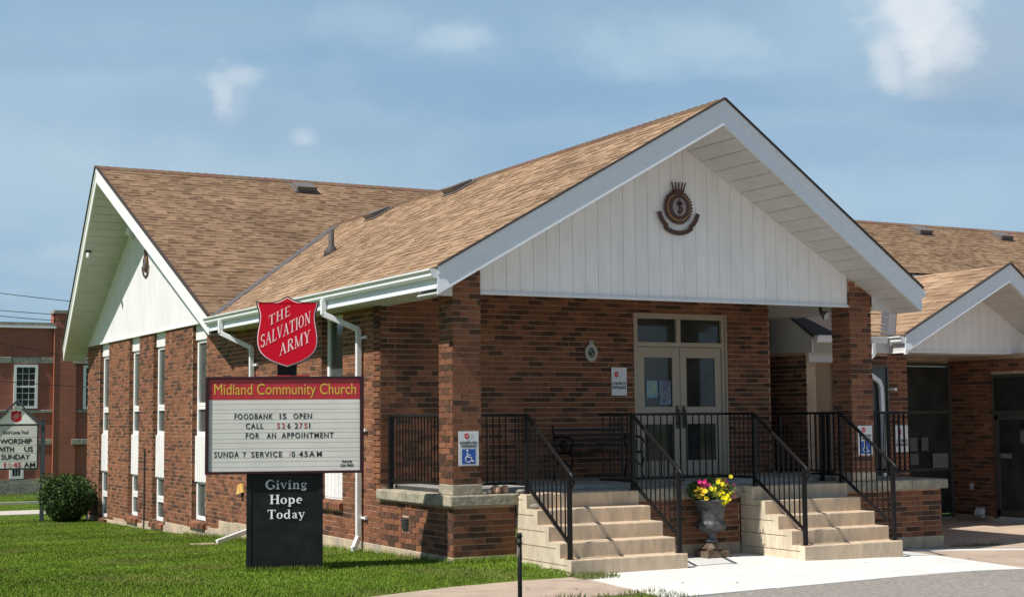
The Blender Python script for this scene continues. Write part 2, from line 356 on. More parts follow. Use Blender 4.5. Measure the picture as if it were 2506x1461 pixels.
# tan concrete forecourt right of the pad
g = MB()
nx = [6.5, 7.5, 8.5, 9.5, 11, 13, 16, 22]
for i in range(len(nx)-1):
    for ya, yb in ((None, -1.6), (-1.6, .2), (.2, 1.9), (1.9, 3.9)):
        x0, x1 = nx[i], nx[i+1]
        y0a = edge_y(x0) if ya is None else ya; y0b = edge_y(x1) if ya is None else ya
        g.face([(x0, y0a, pz(x0)-.004), (x1, y0b, pz(x1)-.004), (x1, yb, pz(x1)-.004), (x0, yb, pz(x0)-.004)])
obj('forecourt', g, m_tan, kind='structure')
g = MB(); g.hexa([(7.25, -.42, -.3), (8.9, -1.2, -.3), (8.95, -1.05, -.3), (7.35, -.22, -.3), (7.25, -.42, -.078), (8.9, -1.2, -.084), (8.95, -1.05, -.084), (7.35, -.22, -.078)])
obj('concrete_strip', g, m_pad, kind='structure')

# ------------------------------------------------------------------ church building
church = thing('church', (3.5, 8, 0), 'brown brick church with white gable porch, wide steps and tan shingle roofs', 'church')
CH, BL = .0762, .2286
records = []        # every brick of the church: (parent key, centre, u, n, len, height, colour)
def tone(dark=.22):
    r = random.random()
    if r < dark*.85: c = (.090, .047, .031)
    elif r < dark*.85+.14: c = (.140, .065, .040)
    elif r < .55: c = (.195, .082, .046)
    elif r < .94: c = (.232, .095, .051)
    else: c = (.262, .114, .062)
    k = random.uniform(.9, 1.1); return (c[0]*k, c[1]*k*random.uniform(.96, 1.04), c[2]*k)
def brick_wall(key, o, u, n, W, z0, z1, openings=(), zb=None, zt=None, off=0.0, dark=.22):
    """o corner on the wall face; openings (u0,u1,za,zb); zb,zt functions of u giving lowest and highest brick"""
    o = Vector(o); u = Vector(u); n = Vector(n); run = 0
    k0 = math.ceil((z0)/CH-1e-6); k = k0
    while (k+1)*CH <= z1+.012:
        za, zc = k*CH+.006, (k+1)*CH-.006
        a = -((k % 2)*.5*BL)-off
        while a < W:
            s0, s1 = max(a+.006, .0), min(a+BL-.006, W)
            segs = [(s0, s1)]
            for (p, q, r, t) in openings:
                if zc > r+.01 and za < t-.01:
                    ns = []
                    for (x, y) in segs:
                        if y <= p or x >= q: ns.append((x, y)); continue
                        if x < p-.03: ns.append((x, p-.003))
                        if y > q+.03: ns.append((q+.003, y))
                    segs = ns
            for (x, y) in segs:
                if y-x < .03: continue
                mid = (x+y)/2
                if zb and za < zb(mid)-.015: continue
                if zt and zc > zt(mid)+.002: continue
                run = run-1 if run > 0 else (2 if random.random() < .015 else 0)
                c = tone(.75 if run else dark)
                records.append((key, o+u*mid+Vector((0, 0, (za+zc)/2)), u, n, y-x, zc-za, c))
            a += BL
        k += 1
walls = {}
def wall_part(key, mb, m=m_mortar):
    walls[key] = obj('wall', mb, m, church)
def zf(y): return lerp([(0, .166), (2.35, .166), (6, .10), (9.4, .02), (10.2, -.16), (14, -.24), (19.5, -.40), (21, -.41)], y)      # top of the foundation along the side wall
WIN = [(18.77, 19.73, -.37), (15.88, 16.79, -.19), (13.75, 14.69, -.19), (10.77, 11.73, -.01), (3.765, 4.67, .70)]
EW = 3.80
# side wall, X = 0, from the porch back to the far corner
w = MB(); ycuts = [2.34]
for a, b, s in sorted(WIN): ycuts += [a, b]
ycuts += [21.0]
for i in range(0, len(ycuts), 2): w.box(.0, .25, ycuts[i], ycuts[i+1], -.6, 3.62 if ycuts[i+1] < 9 else EW)
w.box(.16, .25, 2.5, 20.9, -.7, EW-.2)
for a, b, s in WIN: w.box(.0, .16, a, b, -.6, s-.12)
wall_part('side', w)
ops = [(a-2.34, b-2.34, s-.13, 9) for a, b, s in WIN]
brick_wall('side', (0, 2.34, 0), (0, 1, 0), (-1, 0, 0), 18.66, -.5, EW, ops, zb=lambda u: zf(u+2.34), zt=lambda u: 3.56 if u+2.34 < 9.3 else EW+.02, off=.06, dark=.16)
for a, b, s in WIN: brick_wall('side', (.0, b, 0), (1, 0, 0), (0, -1, 0), .10, s-.02, 3.8 if b > 9 else 3.5, dark=.3)
# front wall, Y = 2.34
w = MB(); w.box(.0, 4.27, 2.346, 2.6, .9, 3.84); w.box(6.01, 6.89, 2.346, 2.6, .9, 3.84); w.box(4.27, 6.01, 2.346, 2.6, 3.50, 3.84); w.box(6.70, 6.89, 2.6, 15, -.2, 3.5)
wall_part('front', w)
brick_wall('front', (0, 2.34, 0), (1, 0, 0), (0, -1, 0), 6.89, .93, 3.84, [(4.27, 6.01, 0, 3.51)], dark=.28)
# side return of the front wall on the right
brick_wall('front', (6.89, 2.34, 0), (0, 1, 0), (1, 0, 0), 1.2, .93, 3.5, dark=.4)
# porch plinth walls
w = MB(); w.box(.006, .25, .25, 2.34, -.1, .79); w.box(.006, .885, .006, .25, -.1, .79); wall_part('plinth', w); w = MB(); w.box(2.62, 4.47, .006, .25, -.1, .79); wall_part('plinthb', w); w = MB(); w.box(6.19, 8.26, .006, .25, -.2, .79); w.box(8.0, 8.26, .25, 2.2, -.2, .79)
wall_part('plinthc', w)
brick_wall('plinth', (0, 0, 0), (0, 1, 0), (-1, 0, 0), 2.34, .14, .80, [(1.37, 1.60, .42, .60)], dark=.3)
brick_wall('plinth', (0, 0, 0), (1, 0, 0), (0, -1, 0), .89, .14, .80, dark=.35)
brick_wall('plinthb', (2.62, 0, 0), (1, 0, 0), (0, -1, 0), 1.85, .14, .80, dark=.15)
brick_wall('plinthc', (6.19, 0, 0), (1, 0, 0), (0, -1, 0), 2.08, .07, .80, dark=.25)
brick_wall('plinthc', (8.27, 0, 0), (0, 1, 0), (1, 0, 0), 2.2, .07, .80, dark=.25)
# foundation
f = MB()
f.box(-.012, .2, .2, 2.35, -.25, .150); f.box(-.012, .895, -.012, .2, -.25, .150); obj('foundation', f, m_found, church, bevel=.008); f = MB(); f.box(2.6, 4.475, -.012, .2, -.25, .135); obj('foundation', f, m_found, church, bevel=.008); f = MB(); f.box(6.185, 8.285, -.02, .2, -.35, .075); f.box(8.0, 8.285, .2, 2.2, -.35, .075)
obj('foundation', f, m_found, church, bevel=.008); f = MB()
fseg = [(2.35, 6.3, .150), (6.3, 9.0, .09), (9.0, 9.9, .07), (9.9, 10.6, -.09), (10.6, 11.9, -.16), (11.9, 13.6, -.16), (13.6, 15.2, -.24), (15.2, 17.2, -.31), (17.2, 19.0, -.39), (19.0, 21.0, -.46)]
for a, b, z in fseg: f.box(-.014, .2, a, b, -.9, z)
obj('foundation', f, m_found, church, bevel=.008)
# the two porch pillars
def soffz(x): return 6.11-.592*abs(x-3.48)-.335
for i, (x0, x1) in enumerate(((0.0, .40), (6.556, 6.966))):
    p = MB(); xa, xb = x0+.006, x1-.006; p.hexa([(xa, .006, 1.0), (xb, .006, 1.0), (xb, .394, 1.0), (xa, .394, 1.0), (xa, .006, soffz(xa)), (xb, .006, soffz(xb)), (xb, .394, soffz(xb)), (xa, .394, soffz(xa))]); key = 'pillar%d' % i
    walls[key] = obj('pillar', p, m_mortar, church)
    zt = (lambda a: (lambda u: soffz(a+u)+.045))(x0)
    of = .11
    brick_wall(key, (x0, 0, 0), (1, 0, 0), (0, -1, 0), x1-x0, 1.06, 3.95, zt=zt, off=of, dark=.25)
    brick_wall(key, (x0, 0, 0), (0, 1, 0), (-1, 0, 0), .40, 1.06, 3.75, off=.03, dark=.22)
    s = MB(); s.box(x0-.012, x1+.012, -.012, .41, .932, 1.065); obj('pillar_base', s, m_stone if i == 0 else m_found, church, bevel=.012)
# cap stones
def caps(x0, x1, y0, y1, n, along):
    for i in range(n):
        s = MB()
        if along == 'x': a = x0+(x1-x0)*i/n; b = x0+(x1-x0)*(i+1)/n; X0, X1, Y0, Y1 = a+.002, b-.002, y0, y1
        else: a = y0+(y1-y0)*i/n; b = y0+(y1-y0)*(i+1)/n; X0, X1, Y0, Y1 = x0, x1, a+.002, b-.002
        k = 6; ox = [random.uniform(-.012, .012) for _ in range(40)]
        s.box(X0, X1, Y0, Y1, .788, .93); o = obj('cap_stone', s, m_stone, church, bevel=.018)
caps(-.075, .34, -.075+.34, 2.34, 2, 'y'); caps(-.075, .90, -.075, .262, 1, 'x'); caps(2.60, 4.478, -.07, .4, 2, 'x'); caps(6.182, 8.36, -.075, .4, 3, 'x'); caps(8.0, 8.36, .404, 2.0, 1, 'y')
fl = MB(); fl.box(.34, 8.0, .30, 2.345, .80, .926); fl.box(.9, 2.61, -.02, .31, .75, .9285); fl.box(4.48, 6.18, -.02, .31, .75, .9285); fl.box(.2, 7.38, .52, 2.35, .926, .985)
fl.box(6.6, 7.40, 2.35, 3.3, .8, .985)
obj('porch_floor', fl, m_floor, church, bevel=.006)
gr = MB(); gr.box(-.012, .0, 1.38, 1.59, .41, .575); gv = obj('foundation_vent', gr, m_dirt, church)
gr = MB()
for i in range(7): gr.hexa([(-.03, 1.40, .425+i*.0205), (-.012, 1.40, .425+i*.0205), (-.012, 1.57, .425+i*.0205), (-.03, 1.57, .425+i*.0205), (-.018, 1.40, .436+i*.0205), (-.012, 1.40, .436+i*.0205), (-.012, 1.57, .436+i*.0205), (-.018, 1.57, .436+i*.0205)])
obj('louvre', gr, m_dirt, gv)

# lower office wing on the right (eave Y 1.85) with its own entrance gable
w = MB(); w.box(7.40, 7.6, 2.06, 3.5, .0, 3.0); w.box(7.95, 9.15, 2.066, 2.3, -.1, 2.95); w.box(7.44, 7.95, 2.066, 2.3, -.1, .97); w.box(9.17, 9.63, 2.126, 2.55, -.1, 2.98); w.box(12.106, 12.4, 2.68, 3.7, -.2, 2.98); w.box(12.106, 12.4, 1.2, 2.68, 2.62, 2.98); w.box(9.63, 12.1, 3.66, 3.9, 2.87, 3.0)
w.box(12.106, 12.4, -.4, 1.5, -.2, 2.98)
wall_part('office', w)
brick_wall('office', (7.40, 2.05, 0), (0, 1, 0), (-1, 0, 0), 1.3, .93, 2.95, dark=.45)
brick_wall('office', (9.165, 2.12, 0), (1, 0, 0), (0, -1, 0), .465, -.05, 2.97, off=.1, dark=.35)
brick_wall('office', (9.165, 2.12, 0), (0, 1, 0), (-1, 0, 0), .4, -.05, 2.97, dark=.35)
brick_wall('office', (7.95, 2.06, 0), (1, 0, 0), (0, -1, 0), 1.2, -.05, 2.95, [(.80, 1.2, .2, 2.75)], dark=.6)
brick_wall('office', (12.10, 2.60, 0), (0, 1, 0), (-1, 0, 0), 1.1, .04, 2.93, dark=.22)
brick_wall('office', (12.10, 1.5, 0), (0, 1, 0), (-1, 0, 0), 1.15, 2.66, 2.95, dark=.22)
b = MB(); b.box(12.0, 12.1, 2.86, 2.99, .04, .22); b.hexa([(11.86, 2.76, .10), (12.0, 2.76, .13), (12.0, 2.90, .13), (11.86, 2.90, .10), (11.9, 2.76, .2), (12.0, 2.78, .23), (12.0, 2.90, .23), (11.9, 2.9, .2)])
obj('dryer_vent', b, m_camera, church)
b = MB(); b.box(12.085, 12.1, 3.12, 3.2, .53, .65); obj('outlet_cover', b, m_camera, church)

# ----- emit bricks: the 300 nearest as objects, the rest joined per wall
vis = [r for r in records]
def seen(r):
    k, c, u, n = r[0], r[1], r[2], r[3]
    if n.dot(CAM-c) <= 0: return False
    if k == 'front' or k == 'office': return False
    if k == 'pillar1' : return False
    if c.x > 6: return False
    if k in ('plinthb', 'plinthc'): return False
    return True
order = sorted([i for i, r in enumerate(records) if seen(r)], key=lambda i: (records[i][1]-CAM).length)[:292]
single = set(order)
PAL = [(.086, .045, .030), (.104, .053, .035), (.135, .063, .039), (.16, .071, .042), (.187, .079, .045), (.212, .088, .049), (.235, .096, .052), (.262, .114, .062)]
bm_cache = {}
def brick_mesh(i):
    if i not in bm_cache:
        b = MB(); e = .004; h = (CH-.012)/2
        b.hexa([(-.5, 0, -h), (.5, 0, -h), (.5, .02, -h), (-.5, .02, -h), (-.5, 0, h), (.5, 0, h), (.5, .02, h), (-.5, .02, h)], PAL[i], skip=())
        bm_cache[i] = b.mesh('brick', m_brick)
    return bm_cache[i]
merged = {}
for i, (k, c, u, n, ln, h, colr) in enumerate(records):
    pr = random.uniform(.004, .0085)
    if i in single:
        t = min(range(8), key=lambda j: abs(PAL[j][0]-colr[0]))
        o = bpy.data.objects.new('brick', brick_mesh(t)); col.objects.link(o); o.parent = walls[k]
        mm = Matrix((u, -n, Vector((0, 0, 1)))).transposed().to_4x4() if u.cross(-n).z > 0 else Matrix((-u, -n, Vector((0, 0, 1)))).transposed().to_4x4()
        mm.translation = c+n*pr; o.matrix_local = mm @ Matrix.Diagonal((ln, 1, 1, 1))
    else:
        b = merged.setdefault(k, MB()); x = u*(ln/2); z = Vector((0, 0, h/2)); f0 = c+n*pr; d = -n*.012
        b.hexa([f0+d-x-z, f0+d+x-z, f0+x-z, f0-x-z, f0+d-x+z, f0+d+x+z, f0+x+z, f0-x+z], colr, skip=(4,) if False else ())
for k, b in merged.items(): obj('brick_courses', b, m_brick, walls[k], kind='stuff')

# ----- brick sills under the side windows
for a, b_, s in WIN:
    q = MB(); n = 9
    for i in range(n):
        y0 = a-.03+(b_-a+.06)*i/n; y1 = a-.03+(b_-a+.06)*(i+1)/n-.008; c = tone(.35)
        q.hexa([(-.07, y0, s-.135), (.06, y0, s-.125), (.06, y1, s-.125), (-.07, y1, s-.135), (-.07, y0, s-.045), (.06, y0, s-.005), (.06, y1, s-.005), (-.07, y1, s-.045)], c)
    obj('window_sill', q, m_brick, church)
# ----- side windows
for wi, (a, b_, s) in enumerate(WIN):
    X = .10; top = 3.80 if wi < 4 else 3.50
    fr = MB()
    fr.box(X, X+.06, a, a+.075, s, top); fr.box(X, X+.06, b_-.09, b_, s, top)
    fr.box(X-.01, X+.06, a+.075, b_-.09, 2.185, 2.255); fr.box(X-.01, X+.06, a+.075, b_-.09, 2.125, 2.18); fr.box(X-.01, X+.06, a+.075, b_-.09, 1.615, 1.695)
    fr.box(X, X+.06, a+.075, b_-.09, 3.42 if wi < 4 else 3.43, 3.485 if wi < 4 else 3.5)
    if wi < 4:
        fr.box(X-.01, X+.06, a+.075, b_-.09, s, s+.075); fr.box(X, X+.06, a+.075, b_-.09, .68, .72)
        if wi < 3:
            zm = (.169, .283, .262)[wi]; fr.box(X-.01, X+.06, a+.075, b_-.09, zm+.008, zm+.07); fr.box(X-.01, X+.06, a+.075, b_-.09, zm-.06, zm)
    wo = obj('window', fr, m_trim, church, bevel=.004)
    def pane(z0, z1):
        g = MB(); g.box(X+.03, X+.04, a+.07, b_-.085, z0, z1); obj('pane', g, m_glassg, wo)
    pane(2.25, 3.43); pane(1.69, 2.13)
    sp = MB(); sp.box(X-.035, X+.02, a+.004, b_-.004, .722 if wi < 4 else .70, 1.612)
    for k in range(6): sp.box(X-.042, X-.035, a+.02+k*.15, a+.14+k*.15 if a+.14+k*.15 < b_-.02 else b_-.02, .73, 1.605)
    obj('spandrel_panel', sp, m_siding, wo)
    if wi < 4:
        sp = MB(); sp.box(X-.035, X+.02, a+.004, b_-.004, 3.485, 3.805); obj('spandrel_panel', sp, m_siding, wo)
        if wi < 3: pane(zm+.06, .69); pane(s+.07, zm-.05)
        else: pane(s+.07, .69)

# ----- roofs
ZR, XR, SL, EX = 6.11, 3.48, .592, -.484            # porch roof ridge, slope and eave
MZ, MY, MS = 7.405, 15.3, .575                       # main roof
def rake(x): return -.585-.575*(1-abs(x-XR)/3.964)
def prow(y): return -.5-.63*(1-min(1, abs(y-MY)/6.32))
def zp(x): return ZR-SL*abs(x-XR)
def zm_(y): return MZ-MS*abs(y-MY)
def valley_y(x): return MY-(MZ-zp(x))/MS
def slab(pts, dz=-.06):
    m_ = MB(); m_.prism([(p[0], p[1], p[2]+dz) for p in pts], (0, 0, .045)); return m_
roofp = MB()
T = -.05
roofp.prism([(EX, rake(EX), zp(EX)+T), (XR, rake(XR), ZR+T), (XR, valley_y(XR), ZR+T), (EX, valley_y(EX), zp(EX)+T)], (0, 0, .035))
ER = 2*XR-EX
roofp.prism([(XR, rake(XR), ZR+T), (ER, rake(ER), zp(ER)+T), (ER, 9.2, zp(ER)+T), (XR, valley_y(XR), ZR+T)], (0, 0, .035))
roof1 = obj('roof', roofp, m_underlay, church, label='tan shingled porch roof with a white front gable')
roofm = MB()
yl = 8.98
roofm.prism([(prow(yl), yl, zm_(yl)+T), (4.0, yl, zm_(yl)+T), (4.0, 12.2, zm_(12.2)+T), (34, 12.2, zm_(12.2)+T), (34, MY, MZ+T), (prow(MY), MY, MZ+T)], (0, 0, .035))
roofm.prism([(prow(MY), MY, MZ+T), (34, MY, MZ+T), (34, 21.6, zm_(21.6)+T), (prow(21.6), 21.6, zm_(21.6)+T)], (0, 0, .035))
roof2 = obj('roof', roofm, m_underlay, church, label='long tan shingled main roof behind the porch')
GX, GZ, GE, GY0 = 11.08, 4.44, 9.02, 1.48
def grake(x): return GY0-.36*(1-abs(x-GX)/2.06)
def zg(x): return GZ-.592*abs(x-GX)
def zl(y): return 3.22+.575*(y-1.85)
LY = 1.85+(GZ-3.22)/.575
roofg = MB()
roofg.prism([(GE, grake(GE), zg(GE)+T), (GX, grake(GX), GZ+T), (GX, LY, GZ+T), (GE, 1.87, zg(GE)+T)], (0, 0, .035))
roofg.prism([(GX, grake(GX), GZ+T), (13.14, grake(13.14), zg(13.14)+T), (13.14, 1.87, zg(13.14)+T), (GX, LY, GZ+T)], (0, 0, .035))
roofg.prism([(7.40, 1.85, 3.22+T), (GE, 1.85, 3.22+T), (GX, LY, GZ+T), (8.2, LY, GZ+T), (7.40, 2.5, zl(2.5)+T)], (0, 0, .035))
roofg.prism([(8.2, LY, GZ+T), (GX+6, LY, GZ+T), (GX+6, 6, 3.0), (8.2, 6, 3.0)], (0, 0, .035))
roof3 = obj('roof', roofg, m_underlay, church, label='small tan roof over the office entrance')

shing = []      # (roof, corners..., colour)
SPAL = [(.352, .236, .148), (.330, .220, .137), (.370, .250, .158), (.285, .188, .117), (.240, .156, .098), (.388, .266, .170), (.306, .203, .127)]
def shingle_field(roof, P, w=None, expo=.143, pal=SPAL, wts=(6, 6, 5, 4, 2, 3, 5), minlen=.10, maxlen=.36):
    """P(s,t)->point; w(t)->(s0,s1); t = horizontal run up the slope in metres"""
    fn, tmax, slope, nrm = P
    step = expo/math.sqrt(1+slope*slope); t = 0.0
    while t < tmax:
        s0, s1 = w(t+step*.5)
        if s1 > s0:
            s = s0; 
            while s < s1:
                ln = random.uniform(minlen, maxlen); e = min(s+ln, s1)
                if s1-e < .05: e = s1
                hi = random.random() < .5
                h = .016 if hi else .0065
                c = random.choices(pal, wts)[0]; k = random.uniform(.94, 1.06)
                te = min(t+step*1.12, tmax)
                a, b, c2, d = fn(s, t), fn(e, t), fn(e, te), fn(s, te)
                shing.append((roof, a, b, c2, d, nrm, h, (c[0]*k, c[1]*k, c[2]*k)))
                s = e
        t += step
n1 = Vector((-SL, 0, 1)).normalized(); n2 = Vector((SL, 0, 1)).normalized(); n3 = Vector((0, -MS, 1)).normalized(); n4 = Vector((0, MS, 1)).normalized()
shingle_field(0, (lambda s, t: Vector((EX-.02+t, s, zp(EX)+SL*(t-.02))), XR-EX+.0, SL, n1), lambda t: (rake(EX+t)-.02, valley_y(EX+t)-.44), minlen=.07, maxlen=.24)
shingle_field(0, (lambda s, t: Vector((ER+.02-t, s, zp(ER)+SL*(t-.02))), XR-EX, SL, n2), lambda t: (rake(ER-t)-.02, 12.5), minlen=.5, maxlen=1.2)
def xv(y):
    z = zm_(y); return XR-(ZR-z)/SL if z < ZR else None
def wl(t):
    y = yl+t; z = zm_(y); x0 = prow(y)-.02
    if z < ZR: return (x0, XR-(ZR-z)/SL+.06)
    return (x0, 34)
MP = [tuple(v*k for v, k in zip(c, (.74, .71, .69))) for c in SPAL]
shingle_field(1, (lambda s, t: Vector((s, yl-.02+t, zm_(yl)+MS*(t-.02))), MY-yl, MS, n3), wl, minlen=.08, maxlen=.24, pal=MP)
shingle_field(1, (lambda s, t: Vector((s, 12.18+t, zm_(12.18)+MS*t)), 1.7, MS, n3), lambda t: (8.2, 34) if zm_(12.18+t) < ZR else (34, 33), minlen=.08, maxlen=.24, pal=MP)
shingle_field(1, (lambda s, t: Vector((s, 21.62-t, zm_(21.6)+MS*(t-.02))), 6.32, MS, n4), lambda t: (prow(21.6-t)-.02, 2), minlen=.4, maxlen=.9)
GP = [(.42, .285, .17), (.36, .235, .14), (.46, .32, .19), (.27, .17, .105), (.22, .14, .09), (.50, .35, .22), (.33, .215, .13)]
def gv_y(x): return 1.85+(zg(x)-3.22)/.575
shingle_field(2, (lambda s, t: Vector((GE-.02+t, s, zg(GE)+.592*(t-.02))), 2.06, .592, n1), lambda t: (grake(GE+t)-.02, gv_y(GE+t)-.1), pal=SPAL)
shingle_field(2, (lambda s, t: Vector((13.16-t, s, zg(13.14)+.592*(t-.02))), 2.06, .592, n2), lambda t: (grake(13.14-t)-.02, 3.9), minlen=.6, maxlen=1.2)
shingle_field(2, (lambda s, t: Vector((s, 1.83+t, 3.22+.575*(t-.02))), LY-1.85, MS, n3), lambda t: (8.15+t*.3, GE+t*.575/.592-.1), pal=SPAL)  # left end kept bare: dark underlay stands in for shaded shingles
# the nearest 280 tabs of the porch roof are objects, the rest is joined
def tab(b, r, org=Vector((0, 0, 0))):
    _, a, b_, c, d, n, h, colr = r
    lo = n*.002; H = n*h; Tn = n*(h*.25+.002)
    P = [a+lo, b_+lo, c, d, a+H+lo, b_+H+lo, c+Tn, d+Tn]
    b.hexa([p-org for p in P], colr, skip=(0, 4))
cand = sorted([i for i, r in enumerate(shing) if r[0] == 0 and r[5] is n1], key=lambda i: (shing[i][1]-CAM).length)[:285]
cs = set(cand); mrg = [MB(), MB(), MB()]; roofs = [roof1, roof2, roof3]
for i, r in enumerate(shing):
    if i in cs:
        b = MB(); tab(b, r, r[1]); o = bpy.data.objects.new('shingle', b.mesh('shingle', m_shingle)); col.objects.link(o); o.parent = roof1; o.location = r[1]
    else: tab(mrg[r[0]], r)
for k in range(3): obj('shingle_courses', mrg[k], m_shingle, roofs[k], kind='stuff')
# ridge caps
rc = MB(); y = rake(XR)-.02
while y < 13.1:
    e = y+.16; c = tuple(v*random.uniform(.8, 1.05) for v in (.21, .125, .085)); z = ZR+.012
    rc.hexa([(XR-.15, y, z-.15*SL), (XR, y, z+.012), (XR, e+.04, z+.004), (XR-.15, e+.04, z-.15*SL-.004), (XR-.15, y, z-.15*SL+.012), (XR, y, z+.024), (XR, e+.04, z+.012), (XR-.15, e+.04, z-.15*SL)], c)
    rc.hexa([(XR, y, z+.012), (XR+.15, y, z-.15*SL), (XR+.15, e+.04, z-.15*SL-.004), (XR, e+.04, z+.004), (XR, y, z+.024), (XR+.15, y, z-.15*SL+.012), (XR+.15, e+.04, z-.15*SL), (XR, e+.04, z+.012)], c); y = e
obj('ridge_cap', rc, m_shingle, roof1, kind='stuff')
rc = MB(); x = prow(MY)-.02
while x < 34:
    e = x+.2; c = tuple(v*random.uniform(.8, 1.05) for v in (.21, .125, .085)); z = MZ+.012
    rc.hexa([(x, MY-.15, z-.15*MS), (e+.03, MY-.15, z-.15*MS-.004), (e+.03, MY, z+.004), (x, MY, z+.01), (x, MY-.15, z-.15*MS+.014), (e+.03, MY-.15, z-.15*MS+.004), (e+.03, MY, z+.012), (x, MY, z+.024)], c)
    rc.hexa([(x, MY, z+.01), (e+.03, MY, z+.004), (e+.03, MY+.15, z-.15*MS-.004), (x, MY+.15, z-.15*MS), (x, MY, z+.024), (e+.03, MY, z+.012), (e+.03, MY+.15, z-.15*MS+.004), (x, MY+.15, z-.15*MS+.014)], c); x = e
obj('ridge_cap', rc, m_shingle, roof2, kind='stuff')
# valley flashings
v = MB()
for i in range(12):
    def pt(x, dx): y_ = valley_y(x); return Vector((x+dx, y_-dx*.0, zp(x+dx)+.010))
    a = EX+(XR-EX)*i/12; b = EX+(XR-EX)*(i+1)/12
    q = [Vector((a, valley_y(a), zp(a)+.02)), Vector((b, valley_y(b), zp(b)+.02)), Vector((b, valley_y(b)-.50, zp(b)+.022)), Vector((a, valley_y(a)-.50, zp(a)+.022))]
    v.prism(q, (0, 0, -.012))
obj('valley_flashing', v, m_flash, roof1)
v = MB(); q = []
a, b = GE, GX
v.prism([(a-.06, gv_y(a)-.02, zg(a)+.012), (b-.06, gv_y(b)-.02, zg(b)+.012), (b-.02, gv_y(b)-.16, zg(b)+.02), (a-.02, gv_y(a)-.16, zg(a)+.02)], (0, 0, -.01))
v.prism([(a-.20, gv_y(a), zg(a)+.018), (b-.20, gv_y(b), zg(b)+.018), (b-.04, gv_y(b)-.0, zg(b)+.02), (a-.04, gv_y(a)-.0, zg(a)+.02)], (0, 0, -.01))
obj('valley_flashing', v, m_flash, roof3)
# rake fascias (a slanted board between two points, thickness outwards)
def fascia(a, b, ha, thick=.03, m=m_fascia, top=-.03):
    a = Vector(a); b = Vector(b); d = (b-a); n = Vector((d.y, -d.x, 0)).normalized()
    f_ = MB(); z1 = Vector((0, 0, top)); z0 = Vector((0, 0, -ha))
    f_.hexa([a+z0, b+z0, b+z0-n*thick, a+z0-n*thick, a+z1, b+z1, b+z1-n*thick, a+z1-n*thick])
    f_.hexa([a+Vector((0, 0, -.10))+n*.012, b+Vector((0, 0, -.10))+n*.012, b+Vector((0, 0, -.10))-n*.01, a+Vector((0, 0, -.10))-n*.01, a+z1+n*.012, b+z1+n*.012, b+z1-n*.01, a+z1-n*.01])
    f_.hexa([a+Vector((0, 0, top))+n*.02, b+Vector((0, 0, top))+n*.02, b+Vector((0, 0, top))-n*.03, a+Vector((0, 0, top))-n*.03, a+n*.02, b+n*.02, b-n*.03, a-n*.03])
    return obj('fascia', f_, m, church)
fascia((EX, rake(EX), zp(EX)), (XR, rake(XR), ZR), .34); fascia((XR, rake(XR), ZR), (ER, rake(ER), zp(ER)), .34)
fascia((prow(21.6), 21.6, zm_(21.6)), (prow(MY), MY, MZ), .34, m=m_trim); fascia((prow(MY), MY, MZ), (prow(yl), yl, zm_(yl)), .34, m=m_trim)
fascia((GE, grake(GE), zg(GE)), (GX, grake(GX), GZ), .30); fascia((GX, grake(GX), GZ), (13.14, grake(13.14), zg(13.14)), .30)
def drip(a, b):
    a = Vector(a); b = Vector(b); d = b-a; n = Vector((d.y, -d.x, 0)).normalized(); q = MB(); z = Vector((0, 0, .002)); h = Vector((0, 0, .03))
    q.hexa([a+z-n*.02, b+z-n*.02, b+z+n*.045, a+z+n*.045, a+z-n*.02+h, b+z-n*.02+h, b+z+n*.045+h*.8, a+z+n*.045+h*.8]); obj('starter_strip', q, m_underlay, church)
drip((EX, rake(EX), zp(EX)), (XR, rake(XR), ZR)); drip((XR, rake(XR), ZR), (ER, rake(ER), zp(ER))); drip((GE, grake(GE), zg(GE)), (GX, grake(GX), GZ)); drip((GX, grake(GX), GZ), (13.14, grake(13.14), zg(13.14)))
drip((prow(21.6), 21.6, zm_(21.6)), (prow(MY), MY, MZ)); drip((prow(MY), MY, MZ), (prow(yl), yl, zm_(yl)))
# eave fascia, gutter and level soffit of the porch roof (left side)
f_ = MB(); f_.box(EX, EX+.03, rake(EX)+.02, yl+.12, 3.505, 3.72); f_.box(EX-.012, EX+.03, rake(EX)+.02, yl+.12, 3.50, 3.525); obj('eave_fascia', f_, m_fascia, church); f_ = MB(); f_.box(ER-.03, ER, rake(EX)+.02, 9.2, 3.505, 3.72)
obj('eave_fascia', f_, m_fascia, church)
def gutter(p0, p1, outn, name='gutter'):
    p0 = Vector(p0); p1 = Vector(p1); outn = Vector(outn); prof = [(0, -.115), (.055, -.115), (.075, -.085), (.075, -.055), (.105, -.02), (.105, .0), (.098, .0), (.098, -.018), (.06, -.055), (.05, -.1), (.008, -.1), (.008, .0), (0, 0)]
    b = MB(); A = [p0+outn*x+Vector((0, 0, z)) for x, z in prof]; off = p1-p0; n = len(A); k = len(b.v)
    b.v += [tuple(q) for q in A]+[tuple(q+off) for q in A]
    for i in range(n): j = (i+1) % n; b.f.append((k+i, k+j, k+n+j, k+n+i)); b.c.append(None)
    for q in (p0, p1):
        C_ = [q+outn*x+Vector((0, 0, z)) for x, z in ((0, -.115), (.055, -.115), (.075, -.085), (.075, -.055), (.105, -.02), (.105, 0), (0, 0))]; b.prism(C_, (p1-p0).normalized()*(.004 if q is p0 else -.004))
    d = (p1-p0); m_ = int(d.length/.8)
    for i in range(m_): c = p0+d*((i+.5)/m_); b.bar(c+outn*.003, c+outn*.1, .02, .004)
    return obj(name, b, m_gutter, church)
gutter((EX-.002, rake(EX)+.01, 3.742), (EX-.002, yl+.1, 3.742), (-1, 0, 0)); gutter((ER+.002, rake(EX)+.01, 3.742), (ER+.002, 8.5, 3.742), (1, 0, 0))
